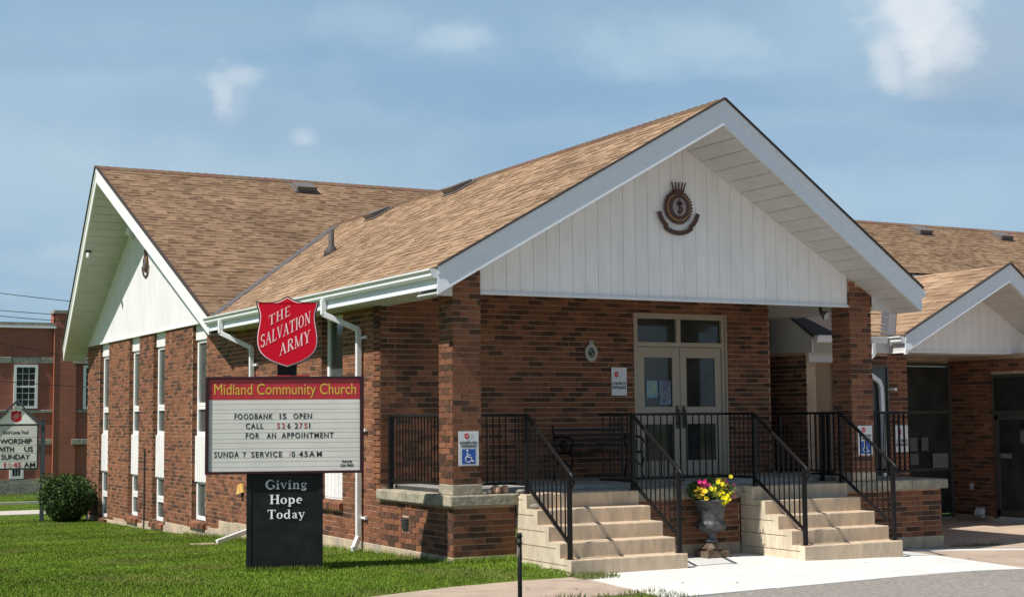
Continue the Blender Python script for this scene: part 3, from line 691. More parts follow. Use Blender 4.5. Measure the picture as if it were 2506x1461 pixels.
f_ = MB(); f_.box(EX+.03, -.002, -.0, 9.0, 3.51, 3.522); f_.box(6.98, ER-.03, -.0, 9.0, 3.51, 3.522); f_.box(.0, 6.96, .12, 2.6, 3.84, 3.86); f_.box(.0, .10, .40, 2.34, 3.50, 3.84); f_.box(6.88, 6.975, .40, 9, 3.50, 3.84)
f_.box(EX+.03, -.013, -.03, -.01, 3.46, 3.72); f_.box(6.98, ER-.03, -.03, -.01, 3.46, 3.72)
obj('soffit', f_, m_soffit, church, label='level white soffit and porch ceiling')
# sloping soffit planks under the porch gable and the main gable
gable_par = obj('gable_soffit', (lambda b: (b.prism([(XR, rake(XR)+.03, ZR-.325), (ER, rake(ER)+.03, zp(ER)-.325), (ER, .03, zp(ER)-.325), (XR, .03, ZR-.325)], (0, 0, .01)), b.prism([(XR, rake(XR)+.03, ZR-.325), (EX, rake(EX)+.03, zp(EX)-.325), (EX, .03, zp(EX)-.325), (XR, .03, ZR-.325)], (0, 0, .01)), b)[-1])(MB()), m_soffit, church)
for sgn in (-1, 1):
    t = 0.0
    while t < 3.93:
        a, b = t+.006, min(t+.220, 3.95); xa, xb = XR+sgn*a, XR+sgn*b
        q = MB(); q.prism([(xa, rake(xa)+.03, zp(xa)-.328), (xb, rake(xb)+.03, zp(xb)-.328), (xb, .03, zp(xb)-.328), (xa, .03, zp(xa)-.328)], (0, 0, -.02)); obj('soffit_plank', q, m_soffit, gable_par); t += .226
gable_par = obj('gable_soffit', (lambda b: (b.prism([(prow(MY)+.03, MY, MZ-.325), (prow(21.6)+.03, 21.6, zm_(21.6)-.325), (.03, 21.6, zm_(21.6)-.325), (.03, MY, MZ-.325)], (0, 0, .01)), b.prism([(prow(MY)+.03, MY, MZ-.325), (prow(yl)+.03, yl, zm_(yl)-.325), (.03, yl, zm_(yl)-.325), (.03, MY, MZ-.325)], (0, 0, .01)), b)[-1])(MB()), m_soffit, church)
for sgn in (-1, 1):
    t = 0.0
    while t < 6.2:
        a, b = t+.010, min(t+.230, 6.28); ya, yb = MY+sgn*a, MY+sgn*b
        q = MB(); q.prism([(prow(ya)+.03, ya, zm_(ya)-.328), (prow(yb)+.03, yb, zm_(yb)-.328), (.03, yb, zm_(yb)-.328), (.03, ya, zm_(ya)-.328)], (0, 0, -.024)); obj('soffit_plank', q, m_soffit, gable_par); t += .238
# gable siding
def siding(par_name, x0, x1, step, P, zlow, ztop, gap=.005):
    par = None; t = x0
    bk = MB(); pts = []; n = 30
    bk_pts = [P(x0, zlow, .02), P(x1, zlow, .02)]+[P(x1+(x0-x1)*i/n, max(zlow+.001, ztop(x1+(x0-x1)*i/n)), .02) for i in range(n+1)]
    bk.face(bk_pts); par = obj(par_name, bk, m_siding, church)
    while t < x1-.01:
        a, b = t+gap/2, min(t+step, x1)-gap/2
        mid = []
        crest = None
        za, zb_ = ztop(a), ztop(b)
        if zb_ < zlow+.01 and za < zlow+.01: t += step; continue
        pl = [P(a, zlow, .0), P(b, zlow, .0), P(b, max(zb_, zlow+.004), .0), P(a, max(za, zlow+.004), .0)]
        q = MB(); off = P(a, zlow, .017)-P(a, zlow, 0); q.prism(pl, off); obj('siding_plank', q, m_siding, par); t += step
    return par
siding('gable_wall', .404, 6.552, .2013, lambda u, z, d: Vector((u, .03+d, z)), 3.53, lambda u: soffz(u)-.004)
siding('gable_wall', 9.0, 21.6, .2, lambda u, z, d: Vector((-.022+d, u, z)), EW+.015, lambda u: zm_(u)-.345)
siding('gable_wall', 9.68, 13.1, .19, lambda u, z, d: Vector((u, 2.14+d, z)), 3.0, lambda u: zg(u)-.30)
b = MB(); b.box(.40, 6.556, -.0, .12, 3.505, 3.535); b.box(.40, 6.556, -.008, .03, 3.50, 3.513); obj('beam_trim', b, m_gutter, church); b = MB(); b.box(9.65, 13.1, 2.11, 2.3, 2.965, 3.0); obj('beam_trim', b, m_gutter, church)
b = MB(); b.box(-.045, .02, 9.0, 21.0, EW-.02, EW+.015); obj('siding_trim', b, m_trim, church)
# porch ceiling panel & header above porch opening
# office gable side panel in the porch corner, fascia, gutters
b = MB(); b.prism([(7.37, 1.86, 2.93), (7.37, 3.4, 2.96), (7.37, 3.4, 3.9), (7.37, 2.53, zl(2.5)-.02), (7.37, 1.86, 3.16)], (.03, 0, 0)); obj('gable_panel', b, m_soffit, church)
b = MB(); b.box(7.40, GE-.45, 1.86, 1.89, 2.93, 3.18); obj('eave_fascia', b, mat('fascia_shade_tint', (.36, .32, .26), .6), church); b = MB(); b.box(GE-.45, GE, 1.86, 1.89, 2.93, 3.18); b.box(GE-.0, GE+.03, GY0+.02, 1.9, 2.93, 3.18); b.box(7.40, GE+.1, 1.89, 2.15, 2.95, 2.962); b.box(9.05, 13.1, 2.3, 3.7, 2.955, 2.97); b.box(7.44, 8.0, 2.03, 2.07, 2.78, 2.945)  # left length coloured darker to stand in for the porch shade on it
obj('eave_fascia', b, m_soffit, church)
gutter((7.42, 1.858, 3.20), (GE-.1, 1.858, 3.20), (0, -1, 0)); gutter((GE-.002, GY0+.01, 3.20), (GE-.002, 1.8, 3.20), (-1, 0, 0))
b = MB(); b.box(GE-.012, GE+.02, GY0+.0, 1.86, 2.925, 2.945); b.box(GE-.02, GE+.03, GY0-.02, GY0+.02, 2.90, 2.99); obj('drip_edge', b, m_trim, church)
q = MB(); t = 0
q.prism([(GX, grake(GX)+.03, GZ-.30), (GE, grake(GE)+.03, zg(GE)-.30), (GE, 2.2, zg(GE)-.30), (GX, 2.2, GZ-.30)], (0, 0, .01)); q.prism([(GX, grake(GX)+.03, GZ-.30), (13.14, grake(13.14)+.03, zg(13.14)-.30), (13.14, 2.2, zg(13.14)-.30), (GX, 2.2, GZ-.30)], (0, 0, .01))
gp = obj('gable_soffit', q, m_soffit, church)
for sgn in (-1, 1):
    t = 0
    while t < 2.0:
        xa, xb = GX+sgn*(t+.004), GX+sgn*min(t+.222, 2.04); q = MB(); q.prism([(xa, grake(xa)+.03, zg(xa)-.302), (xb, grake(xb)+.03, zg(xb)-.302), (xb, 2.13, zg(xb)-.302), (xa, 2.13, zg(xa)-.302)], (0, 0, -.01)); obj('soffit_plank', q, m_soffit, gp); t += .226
# upper eave far right: white fascia and gutter of the main roof
b = MB(); b.box(8.0, 34, 12.22, 12.25, 5.36, 5.60); obj('eave_fascia', b, m_trim, church); b = MB(); b.box(24.2, 34, 12.5, 12.53, 5.72, 6.0); obj('eave_fascia', b, m_trim, church)
b = MB(); b.box(8.0, 34, 12.6, 12.9, 3, 5.62); obj('upper_wall', b, m_siding, church)
b = MB(); b.box(6.9, 34, 12.7, 21, -.5, 3.2); obj('rear_wall', b, m_siding, church); b = MB(); b.box(.3, 6.7, 12, 20.9, 0, 3.4); obj('inner_wall', b, m_siding, church)

# downspouts
def downspout(pts, name='downspout', straps=()):
    b = MB(); P = [Vector(p) for p in pts]
    for i in range(len(P)-1):
        d = (P[i+1]-P[i]).normalized(); b.bar(P[i]-d*.012, P[i+1]+d*.012, .062, .082, upv=Vector((1, 0, 0)) if abs(d.z) > .9 else Vector((0, 0, 1)))
    o = obj(name, b, m_gutter, church, bevel=.012)
    for s in straps:
        q = MB(); q.bar(Vector(s), Vector(s)+Vector((0, -.16, 0)), .02, .03); q.box(s[0]-.02, s[0]+.02, s[1]-.18, s[1]-.14, s[2]-.022, s[2]+.022); obj('strap', q, m_trim, o)
downspout([(-.545, 8.15, 3.63), (-.545, 8.12, 3.42), (-.075, 7.85, 3.16), (-.075, 7.85, .12), (-.09, 7.85, .02), (-.75, 7.55, -.13)], straps=[(-.04, 7.83, 2.86)])
downspout([(-.545, 3.17, 3.63), (-.545, 3.15, 3.42), (-.075, 2.97, 3.20), (-.075, 2.97, .22), (-.16, 2.93, .07), (-.19, 2.92, .06)], straps=[(-.04, 2.95, 3.08), (-.04, 2.95, .50), (-.04, 2.95, 1.75)])
downspout([(8.60, 1.79, 3.08), (8.60, 1.79, 2.90), (8.50, 1.95, 2.72), (8.62, 1.99, 2.62), (8.90, 2.0, 2.46), (8.94, 2.0, 2.35), (8.98, 2.0, .15)], straps=[(9.1, 2.0, 2.33)])
# roof vents
def rvent(c, ux, uy, w, l, h, par):
    c = Vector(c); ux = Vector(ux).normalized(); uy = Vector(uy).normalized(); n = ux.cross(uy).normalized()
    if n.z < 0: n = -n
    b = MB(); x = ux*w/2; y = uy*l/2
    b.hexa([c-x*1.25-y*1.2, c+x*1.25-y*1.2, c+x*1.25+y*1.25, c-x*1.25+y*1.25, c-x*1.25-y*1.2+n*.02, c+x*1.25-y*1.2+n*.02, c+x*1.25+y*1.25+n*.02, c-x*1.25+y*1.25+n*.02])
    b.hexa([c-x-y+n*.02, c+x-y+n*.02, c+x+y+n*.02, c-x+y+n*.02, c-x*1.05-y*1.1+n*h, c+x*1.05-y*1.1+n*h, c+x+y+n*h*.55, c-x+y+n*h*.55])
    o = obj('roof_vent', b, m_vent, par, bevel=.01)
d1 = Vector((1, 0, SL)).normalized(); d3 = Vector((0, 1, MS)).normalized()
rvent((3.12, 6.15, zp(3.12)+.02), (0, 1, 0), d1, .44, .40, .12, roof1); rvent((3.10, 9.7, zp(3.10)+.02), (0, 1, 0), d1, .44, .40, .12, roof1)
for x in (3.45, 22.2, 25.4): rvent((x, 14.85, zm_(14.85)+.02), (1, 0, 0), d3, .46, .42, .14, roof2)
b = MB(); b.lathe(1.4, 7.85, [(.14, 4.80), (.13, 4.92), (.065, 5.0), (.05, 5.02), (.05, 5.30), (.04, 5.30)], 14); obj('vent_pipe', b, m_pipe, roof1, smooth=True)

# entrance doors
def door_set():
    Y = 2.36
    fr = MB(); fr.box(4.275, 4.345, Y, Y+.12, .985, 3.505); fr.box(5.94, 6.008, Y, Y+.12, .985, 3.505); fr.box(4.345, 5.94, Y, Y+.12, 3.435, 3.505); fr.box(4.345, 5.94, Y, Y+.12, 3.0, 3.07); fr.box(5.07, 5.15, Y, Y+.12, 3.07, 3.435)
    fr.box(4.25, 6.03, Y-.03, Y+.02, 3.49, 3.52); fr.box(4.252, 4.28, Y-.03, Y+.02, .985, 3.49); fr.box(6.0, 6.028, Y-.03, Y+.02, .985, 3.49)
    o = obj('door_frame', fr, m_beige, church, bevel=.004)
    for a, b in ((4.345, 5.07), (5.15, 5.94)): g = MB(); g.box(a, b, Y+.05, Y+.06, 3.07, 3.435); obj('transom_pane', g, m_glass, o)
    for x0, x1, hs in ((4.35, 5.135, 1), (5.145, 5.935, -1)):
        d = MB(); y0, y1 = Y+.02, Y+.07; gx0, gx1 = x0+.12, x1-.14
        if hs < 0: gx0, gx1 = x0+.12, x1-.12
        d.box(x0, gx0, y0, y1, .99, 2.995); d.box(gx1, x1, y0, y1, .99, 2.995); d.box(gx0, gx1, y0, y1, 2.83, 2.995); d.box(gx0, gx1, y0, y1, 1.79, 2.06); d.box(gx0, gx1, y0, y1, .99, 1.22)
        do = obj('door', d, m_beige, church, bevel=.004)
        for za, zb in ((2.06, 2.83), (1.22, 1.79)): g = MB(); g.box(gx0, gx1, y0+.02, y0+.03, za, zb); obj('pane', g, m_glass, do)
        h = MB(); hx = x1-.06 if hs > 0 else x0+.05; h.box(hx-.03, hx+.03, y0-.006, y0, 1.72, 2.08); h.bar((hx, y0-.05, 1.78), (hx, y0-.05, 2.02), .018); h.bar((hx, y0-.05, 1.79), (hx, y0, 1.79), .014); h.bar((hx, y0-.05, 2.01), (hx, y0, 2.01), .014); obj('handle', h, m_bronze, do)
        if hs > 0:
            p = MB(); p.box(gx0+.04, gx0+.25, y0+.008, y0+.012, 2.20, 2.47); obj('poster', p, mat('poster_blue', (.05, .28, .50), .5, noise=.3, nscale=12, color2=(.35, .42, .30)), do)
            p = MB(); p.box(gx0+.28, gx1-.03, y0+.008, y0+.012, 2.09, 2.47); obj('poster', p, mat('poster_grey', (.20, .25, .33), .5, noise=.4, nscale=14, color2=(.10, .12, .2)), do)
door_set()
# window on the porch's right side (office), glazed entrance, office door
def grid_window(name, x0, x1, z0, z1, Y, bars_z, m_f, m_p, wd=.05):
    fr = MB(); fr.box(x0, x0+wd, Y, Y+.06, z0, z1); fr.box(x1-wd, x1, Y, Y+.06, z0, z1); fr.box(x0+wd, x1-wd, Y, Y+.06, z1-wd, z1); fr.box(x0+wd, x1-wd, Y, Y+.06, z0, z0+wd)
    for z in bars_z: fr.box(x0+wd, x1-wd, Y, Y+.06, z-wd/2, z+wd/2)
    o = obj(name, fr, m_f, church); zs = [z0+wd]+[b for b in bars_z]+[z1-wd]
    for a, b in zip(zs, zs[1:]): g = MB(); g.box(x0+wd*.8, x1-wd*.8, Y+.025, Y+.035, a+.01, b-.01); obj('pane', g, m_p, o)
    return o
wo = grid_window('window', 7.42, 8.0, .97, 2.80, 2.07, [1.95], m_beige, m_tanblind, .035)
b = MB()
for i in range(26):
    z = 1.02+i*.035; b.box(7.455, 7.965, 2.085, 2.095, z, z+.030)
for i in range(22):
    z = 2.0+i*.035; b.box(7.455, 7.965, 2.085, 2.095, z, z+.030)
obj('blind_slat', b, m_tanblind, wo, kind='stuff')
grid_window('window', 8.75, 9.14, .2, 2.74, 2.02, [1.0], m_bronze, m_glass, .04)
m_dimp = mat('tinted_paper', (.17, .18, .18), .5, noise=.4, nscale=22, color2=(.11, .12, .12)); m_dimp2 = mat('tinted_notice', (.24, .245, .23), .5, noise=.25, nscale=16, color2=(.18, .185, .17))
g2 = grid_window('window', 9.66, 12.09, .02, 2.86, 3.60, [.90, 1.95], m_bronze, m_glass, .06)
for nm, x0, x1, z0, z1, mm in (('notice', 11.02, 11.20, 1.24, 1.49, m_dimp), ('notice', 11.30, 11.47, 1.245, 1.49, m_dimp), ('notice', 11.0, 11.22, .99, 1.20, m_dimp), ('notice', 11.57, 11.95, .93, 1.19, m_dimp2)):
    p = MB(); p.box(x0, x1, 3.585, 3.59, z0, z1); o = obj(nm, p, mm, g2)
d = MB(); X = 12.12
d.box(X, X+.06, 2.60, 2.66, .04, 2.62); d.box(X, X+.06, 1.5, 1.56, .04, 2.62); d.box(X, X+.06, 1.56, 2.60, 1.88, 1.97); d.box(X, X+.06, 1.56, 2.60, 2.56, 2.62); d.box(X-.01, X+.06, 2.50, 2.57, .08, 1.88); d.box(X-.01, X+.06, 1.56, 2.57, .08, .20); d.box(X-.01, X+.06, 1.56, 2.57, 1.80, 1.88)
do = obj('office_door', d, m_bronze, church)
for za, zb, ya, yb in ((.20, 1.80, 1.6, 2.50), (1.97, 2.56, 1.56, 2.6)): g = MB(); g.box(X+.02, X+.03, ya, yb, za, zb); obj('pane', g, m_glass, do)
for y0, y1, z0, z1, mm in ((2.22, 2.46, 1.12, 1.20, m_dimp2), (2.22, 2.46, 1.20, 1.33, m_blk), (1.75, 1.99, 1.39, 1.62, m_dimp), (1.75, 1.97, 1.62, 1.80, m_blk)):
    p = MB(); p.box(X-.004, X+.012, y0, y1, z0, z1); obj('notice', p, mm, do)

# ------------------------------------------------------------------ steps
def stairs(x0, x1, label):
    t = thing('concrete_steps', ((x0+x1)/2, -.7, 0), label, 'steps', 'flights of concrete steps up to the porch')
    tr = [.930, .743, .556, .369, .182]; ny = [-.287, -.567, -.85, -1.13, -1.40]
    for k in range(5):
        z1 = tr[k]; z0 = tr[k+1] if k < 4 else -.2; s = MB(); i = .014; y0 = ny[k]; zg_ = z1-.075
        def pf(xa, xb, za, zb, rnd, yf=y0, yr=-.015):
            P = [(xa, yf, za), (xa, yf, zb-.012), (xa, yf+.004, zb-.004), (xa, yf+.012, zb), (xa, yr, zb), (xa, yr, za)] if rnd else [(xa, yf, za), (xa, yf, zb), (xa, yr, zb), (xa, yr, za)]
            s.prism(P[::-1], (xb-xa, 0, 0))
        pf(x0+i, x1-i, z0, z1, True)
        for xa, xb in ((x0, x0+i), (x1-i, x1)):
            pf(xa, xb, zg_+.006, z1, True); pf(xa, xb, z0, zg_-.006, False); pf(xa, xb, zg_-.006, zg_+.006, False, yr=y0+.10)
        o = obj('step', s, m_step, t); o.data.materials.append(m_stepside)
        for p in o.data.polygons:
            if abs(p.normal.x) > .9: p.material_index = 1
    return t
stairs(.90, 2.60, 'left flight of tan concrete steps with black railings, small stones beside its rail')
stairs(4.48, 6.18, 'right flight of tan concrete steps with black railings, right of the flower urn')

# ------------------------------------------------------------------ railings
def rail_thing(label, loc, group): return thing('railing', loc, label, 'railing', group)
def section(t, p, q, zb0, zb1, zt0, zt1, sp=.112, bw=.014, topw=.045):
    p = Vector(p); q = Vector(q); d = q-p; n = max(1, int(round(d.length/sp)))
    b = MB(); b.bar((p.x, p.y, zt0), (q.x, q.y, zt1), topw, .035); obj('top_rail', b, m_iron, t, bevel=.008)
    b = MB(); b.bar((p.x, p.y, zb0), (q.x, q.y, zb1), .035, .03); obj('bottom_rail', b, m_iron, t)
    me = None
    for i in range(1, n):
        f = i/n; c = p+d*f; za = zb0+(zb1-zb0)*f; zt = zt0+(zt1-zt0)*f
        b = MB(); b.box(-bw/2, bw/2, -bw/2, bw/2, 0, 1); me = me or b.mesh('baluster', m_iron)
        o = bpy.data.objects.new('baluster', me); col.objects.link(o); o.parent = t; o.matrix_parent_inverse = Matrix.Translation(-t.location); o.location = (c.x, c.y, za); o.scale = (1, 1, zt-za)
def post(t, x, y, z0, z1, w=.05):
    b = MB(); b.box(x-w/2, x+w/2, y-w/2, y+w/2, z0, z1); b.box(x-w*.9, x+w*.9, y-w*.9, y+w*.9, z0, z0+.01); obj('post', b, m_iron, t, bevel=.004)
GR = 'black iron railings of the steps and porch'
def stair_rail(x, label):
    t = rail_thing(label, (x, -.21, .93), GR)
    post(t, x, -.21, .93, 1.935); post(t, x, -1.28, .182, 1.20)
    section(t, (x, -.21, 0), (x, -1.28, 0), 1.04, .37, 1.94, 1.235, sp=.105)
    b = MB(); b.tube([(x, -.19, 1.945), (x, -1.31, 1.222), (x, -1.38, 1.165), (x, -1.39, 1.10), (x, -1.35, 1.06)], .021, 10); obj('handrail', b, m_iron, t, smooth=True)
stair_rail(.955, 'sloping black railing on the left side of the left steps'); stair_rail(2.565, 'sloping black railing on the right side of the left steps')
stair_rail(4.59, 'sloping black railing on the left side of the right steps, right of the urn'); stair_rail(6.145, 'sloping black railing on the right side of the right steps')
t = rail_thing('level porch railing at the left side, between the wall corner and the near pillar', (.12, 1.3, .93), GR)
post(t, .12, 2.25, .93, 1.95, .06); section(t, (.12, .40, 0), (.12, 2.25, 0), 1.05, 1.05, 1.94, 1.94, .105)
t = rail_thing('short level railing between the left pillar and the left steps', (.7, .2, .93), GR)
section(t, (.40, .2, 0), (.955, .2, 0), 1.05, 1.05, 1.94, 1.94, .1); section(t, (.955, .2, 0), (.955, -.19, 0), 1.05, 1.05, 1.94, 1.94, .1)
t = rail_thing('level railing between the two flights of steps, in front of the double doors', (3.5, .45, .93), GR)
section(t, (2.59, .45, 0), (4.56, .45, 0), 1.05, 1.05, 1.94, 1.94, .112); section(t, (2.565, .45, 0), (2.565, -.19, 0), 1.05, 1.05, 1.94, 1.94, .11); section(t, (4.59, .45, 0), (4.59, -.19, 0), 1.05, 1.05, 1.94, 1.94, .11)
section(t, (2.565, .45, 0), (2.565, .62, 0), 1.05, 1.05, 1.94, 1.94, .08)
t = rail_thing('level railing from the right steps back past the right pillar', (6.3, .45, .93), GR)
post(t, 6.35, .45, .93, 1.95); section(t, (6.145, .45, 0), (6.145, -.19, 0), 1.05, 1.05, 1.94, 1.94, .11); section(t, (6.145, .45, 0), (6.55, .45, 0), 1.05, 1.05, 1.94, 1.94, .1)
post(t, 6.95, 1.0, .93, 1.95); post(t, 6.95, 2.2, .93, 1.95); section(t, (6.95, .45, 0), (6.95, 2.2, 0), 1.05, 1.05, 1.94, 1.94, .11)
t = rail_thing('level railing on the cap stones to the right of the right pillar', (7.4, .2, .93), GR)
section(t, (6.98, .2, 0), (7.95, .2, 0), 1.05, 1.05, 1.94, 1.94, .1); section(t, (7.95, .2, 0), (7.95, 1.9, 0), 1.05, 1.05, 1.94, 1.94, .11)

b = MB(); random.seed(21)
for x in (.955, 2.565, 4.59, 6.145):
    for k in range(3):
        px_, py_ = x+random.uniform(-.03, .06), -1.28-random.uniform(.02, .09); r = random.uniform(.02, .045); n = 9
        b.face([(px_+r*random.uniform(.6, 1.1)*math.cos(2*math.pi*i/n), py_+.7*r*random.uniform(.6, 1.1)*math.sin(2*math.pi*i/n), .1835+.0006*k) for i in range(n)])
obj('rust_stains', b, mat('rust_stain', (.38, .22, .12), .9, noise=.3, nscale=30), kind='stuff')
# ------------------------------------------------------------------ lettering
def text_mesh(s, size, sx=1.0, bold=0.0, align='LEFT', spacing=1.0):
    c = bpy.data.curves.new('t', 'FONT'); c.body = s; c.size = size; c.offset = bold; c.align_x = align; c.space_character = spacing; c.extrude = .0015; c.resolution_u = 3
    o = bpy.data.objects.new('t', c); col.objects.link(o); dg = bpy.context.evaluated_depsgraph_get(); me = bpy.data.meshes.new_from_object(o.evaluated_get(dg))
    bpy.data.objects.remove(o); bpy.data.curves.remove(c); return me
def fit_text(name, s, fr, x0, x1, z0, h, m, parent, bold=0.0, y=-.004, spacing=1.0, caps=None):
    """fit text between x0 and x1 with cap height h on baseline z0 in frame fr"""
    me = text_mesh(s, 1.0, bold=bold, spacing=spacing); vs = me.vertices
    xa = min(v.co.x for v in vs); xb = max(v.co.x for v in vs); hc = caps or .729
    for v in vs:
        x = x0+(v.co.x-xa)/(xb-xa)*(x1-x0); z = z0+v.co.y/hc*h; d = y+(-.0015 if v.co.z > 0 else 0)
        v.co = fr @ Vector((x, d, z))
    me.materials.clear(); me.materials.append(m); me.name = name
    return link(name, me, parent)
# stroke font with serifs
def arc(cx, cy, rx, ry, a0, a1, w0, w1, n=14):
    return [(cx+rx*math.cos(R(a0+(a1-a0)*i/n)), cy+ry*math.sin(R(a0+(a1-a0)*i/n)), w0+(w1-w0)*math.sin(math.pi*i/n)) for i in range(n+1)]
def LN(x0, y0, x1, y1, w, w2=None): return [(x0, y0, w), (x1, y1, w2 or w)]
K, k_ = .17, .07
def sf(x, y, w=.17): return LN(x-w, y, x+w, y, .055)
GL = {
 'G': (.80, [arc(.42, .5, .34, .46, 50, 310, .05, K+.03, 22), LN(.68, .08, .68, .42, K), sf(.66, .42, .13), LN(.68, .72, .68, .96, .04)]),
 'i': (.34, [LN(.17, .03, .17, .62, .15), sf(.17, .03, .14), LN(.04, .64, .2, .64, .05), [(.17, .80, .15), (.17, .93, .15)]]),
 'v': (.56, [LN(.10, .64, .30, .03, .14, .10), LN(.47, .64, .30, .03, .05), sf(.11, .65, .12), sf(.46, .65, .10)]),
 'n': (.64, [LN(.16, .03, .16, .64, .14), sf(.16, .03, .13), [(.2, .50, .05), (.30, .62, .10), (.42, .62, .13), (.48, .50, .14), (.48, .03, .14)], sf(.48, .03, .13), LN(.04, .64, .18, .64, .05)]),
 'g': (.58, [arc(.27, .44, .17, .19, 0, 360, .06, .11, 20), [(.17, .26, .07), (.12, .18, .08), (.28, .12, .10), (.44, .06, .10), (.44, -.08, .07), (.26, -.16, .07), (.10, -.10, .07), (.12, .04, .06)], LN(.40, .58, .56, .60, .07)]),
 'H': (.86, [LN(.18, .03, .18, .97, K), LN(.68, .03, .68, .97, K), LN(.2, .51, .66, .51, k_), sf(.18, .03), sf(.18, .97), sf(.68, .03), sf(.68, .97)]),
 'o': (.58, [arc(.28, .33, .21, .30, 0, 180, .07, .07, 12), arc(.28, .33, .21, .30, 180, 360, .07, .07, 12), arc(.28, .33, .20, .29, 120, 240, .10, .15, 10), arc(.28, .33, .20, .29, -60, 60, .10, .15, 10)]),
 'p': (.64, [LN(.15, -.26, .15, .64, .14), sf(.15, -.26, .14), LN(.03, .64, .16, .64, .05), arc(.31, .33, .21, .28, -150, 150, .05, .15, 18)]),
 'e': (.56, [arc(.29, .33, .20, .28, 0, 300, .06, .13, 22), LN(.10, .36, .49, .36, .06)]),
 'T': (.76, [LN(.38, .03, .38, .95, K), LN(.04, .95, .72, .95, .07), sf(.38, .03), LN(.05, .74, .05, .96, .045), LN(.71, .74, .71, .96, .045)]),
 'd': (.64, [LN(.47, .03, .47, .96, .14), LN(.34, .96, .48, .96, .05), LN(.47, .03, .60, .03, .05), arc(.28, .32, .20, .28, 30, 330, .05, .14, 18)]),
 'a': (.56, [[(.10, .50, .10), (.22, .61, .08), (.36, .58, .12), (.39, .45, .14), (.39, .06, .13), (.53, .04, .05)], [(.37, .38, .06), (.16, .30, .08), (.10, .15, .12), (.20, .05, .09), (.36, .14, .05)]]),
 'y': (.58, [LN(.10, .64, .30, .05, .14, .09), [(.49, .64, .05), (.30, .05, .06), (.20, -.16, .07), (.08, -.18, .10)], sf(.11, .65, .12), sf(.47, .65, .10)]),
 'E': (.68, [LN(.18, .03, .18, .97, K*.85), LN(.08, .96, .60, .96, .07), LN(.08, .04, .62, .04, .07), LN(.2, .50, .50, .50, .06), LN(.60, .8, .60, .97, .045), LN(.62, .04, .62, .2, .045)]),
 'S': (.60, [arc(.30, .73, .20, .22, 30, 270, .05, .15, 16), arc(.28, .27, .22, .24, 90, -150, .05, .15, 16), LN(.49, .75, .49, .97, .04), LN(.07, .03, .07, .26, .04)]),
 'A': (.80, [LN(.38, .97, .66, .03, .15), LN(.40, .97, .12, .03, .06), LN(.22, .36, .56, .36, .05), sf(.12, .03, .11), sf(.66, .03, .13)]),
 'L': (.64, [LN(.18, .03, .18, .97, .15), LN(.08, .04, .58, .04, .07), LN(.58, .04, .58, .24, .045), sf(.18, .97, .14)]),
 'V': (.76, [LN(.12, .97, .38, .03, .15, .10), LN(.64, .97, .38, .03, .06), sf(.12, .97, .13), sf(.64, .97, .11)]),
 'I': (.36, [LN(.18, .03, .18, .97, .15), sf(.18, .03, .14), sf(.18, .97, .14)]),
 'O': (.78, [arc(.38, .5, .28, .46, 0, 360, .07, .07, 26), arc(.38, .5, .28, .46, 120, 240, .08, .15, 10), arc(.38, .5, .28, .46, -60, 60, .08, .15, 10)]),
 'N': (.84, [LN(.16, .03, .16, .97, .06), LN(.14, .97, .66, .03, .15), LN(.67, .03, .67, .97, .06), sf(.14, .97, .12), sf(.16, .03, .12), sf(.67, .97, .12)]),
 'R': (.74, [LN(.17, .03, .17, .97, .15), [(.12, .96, .07), (.42, .96, .08), (.55, .84, .13), (.55, .66, .13), (.42, .52, .08), (.18, .52, .06)], LN(.36, .50, .66, .03, .14), sf(.17, .03, .13), sf(.66, .03, .08)]),
 'M': (.98, [LN(.14, .03, .14, .97, .06), LN(.14, .97, .44, .05, .13), LN(.80, .97, .46, .05, .05), LN(.80, .03, .80, .97, .15), sf(.13, .03, .11), sf(.80, .03, .12), sf(.13, .97, .11), sf(.82, .97, .11)]),
 'Y': (.72, [LN(.12, .97, .36, .45, .14), LN(.62, .97, .37, .45, .06), LN(.365, .48, .365, .03, .15), sf(.12, .97, .13), sf(.61, .97, .11), sf(.365, .03, .14)]),
}
def stroke_text(name, s, fr, x0, x1, z0, h, m, parent, slope=0.0, gap=.03, y=-.004, weight=1.0):
    W = sum(GL[c][0]+gap for c in s)-gap; sc = (x1-x0)/W; b = MB(); cx = 0; li = 0
    for ch in s:
        wdt, strokes = GL[ch]
        for st in strokes:
            li += 1; yy = y-.0002*(li % 9)
            def T(px, pz): X = x0+(cx+px)*sc; return fr @ Vector((X, yy, z0+pz*h+slope*(X-x0)))
            nrm = []
            for i in range(len(st)):
                a = st[max(0, i-1)]; c = st[min(len(st)-1, i+1)]; dx, dy = c[0]-a[0], c[1]-a[1]; l = math.hypot(dx, dy) or 1; nrm.append((-dy/l, dx/l))
            for i in range(len(st)-1):
                (xa, ya, wa), (xb, yb, wb) = st[i], st[i+1]; wa *= weight; wb *= weight
                na, nb = nrm[i], nrm[i+1]
                b.face([T(xa-na[0]*wa/2, ya-na[1]*wa/2), T(xb-nb[0]*wb/2, yb-nb[1]*wb/2), T(xb+nb[0]*wb/2, yb+nb[1]*wb/2), T(xa+na[0]*wa/2, ya+na[1]*wa/2)])
        cx += wdt+gap
    return obj(name, b, m, parent)
def ring_poly(pts, fr, y, th, m, name, parent):
    b = MB(); P = [fr @ Vector((x, y, z)) for x, z in pts]; off = (fr.to_3x3() @ Vector((0, th, 0))); b.prism(P, off); return obj(name, b, m, parent)
HALF = [(.0, .440), (.045, .412), (.10, .385), (.16, .368), (.22, .360), (.29, .360), (.345, .366), (.377, .372), (.384, .352), (.372, .30), (.352, .235), (.345, .18), (.352, .11), (.368, .02), (.380, -.07), (.379, -.14), (.365, -.21), (.335, -.27), (.28, -.325), (.20, -.375), (.10, -.415), (.0, -.447)]
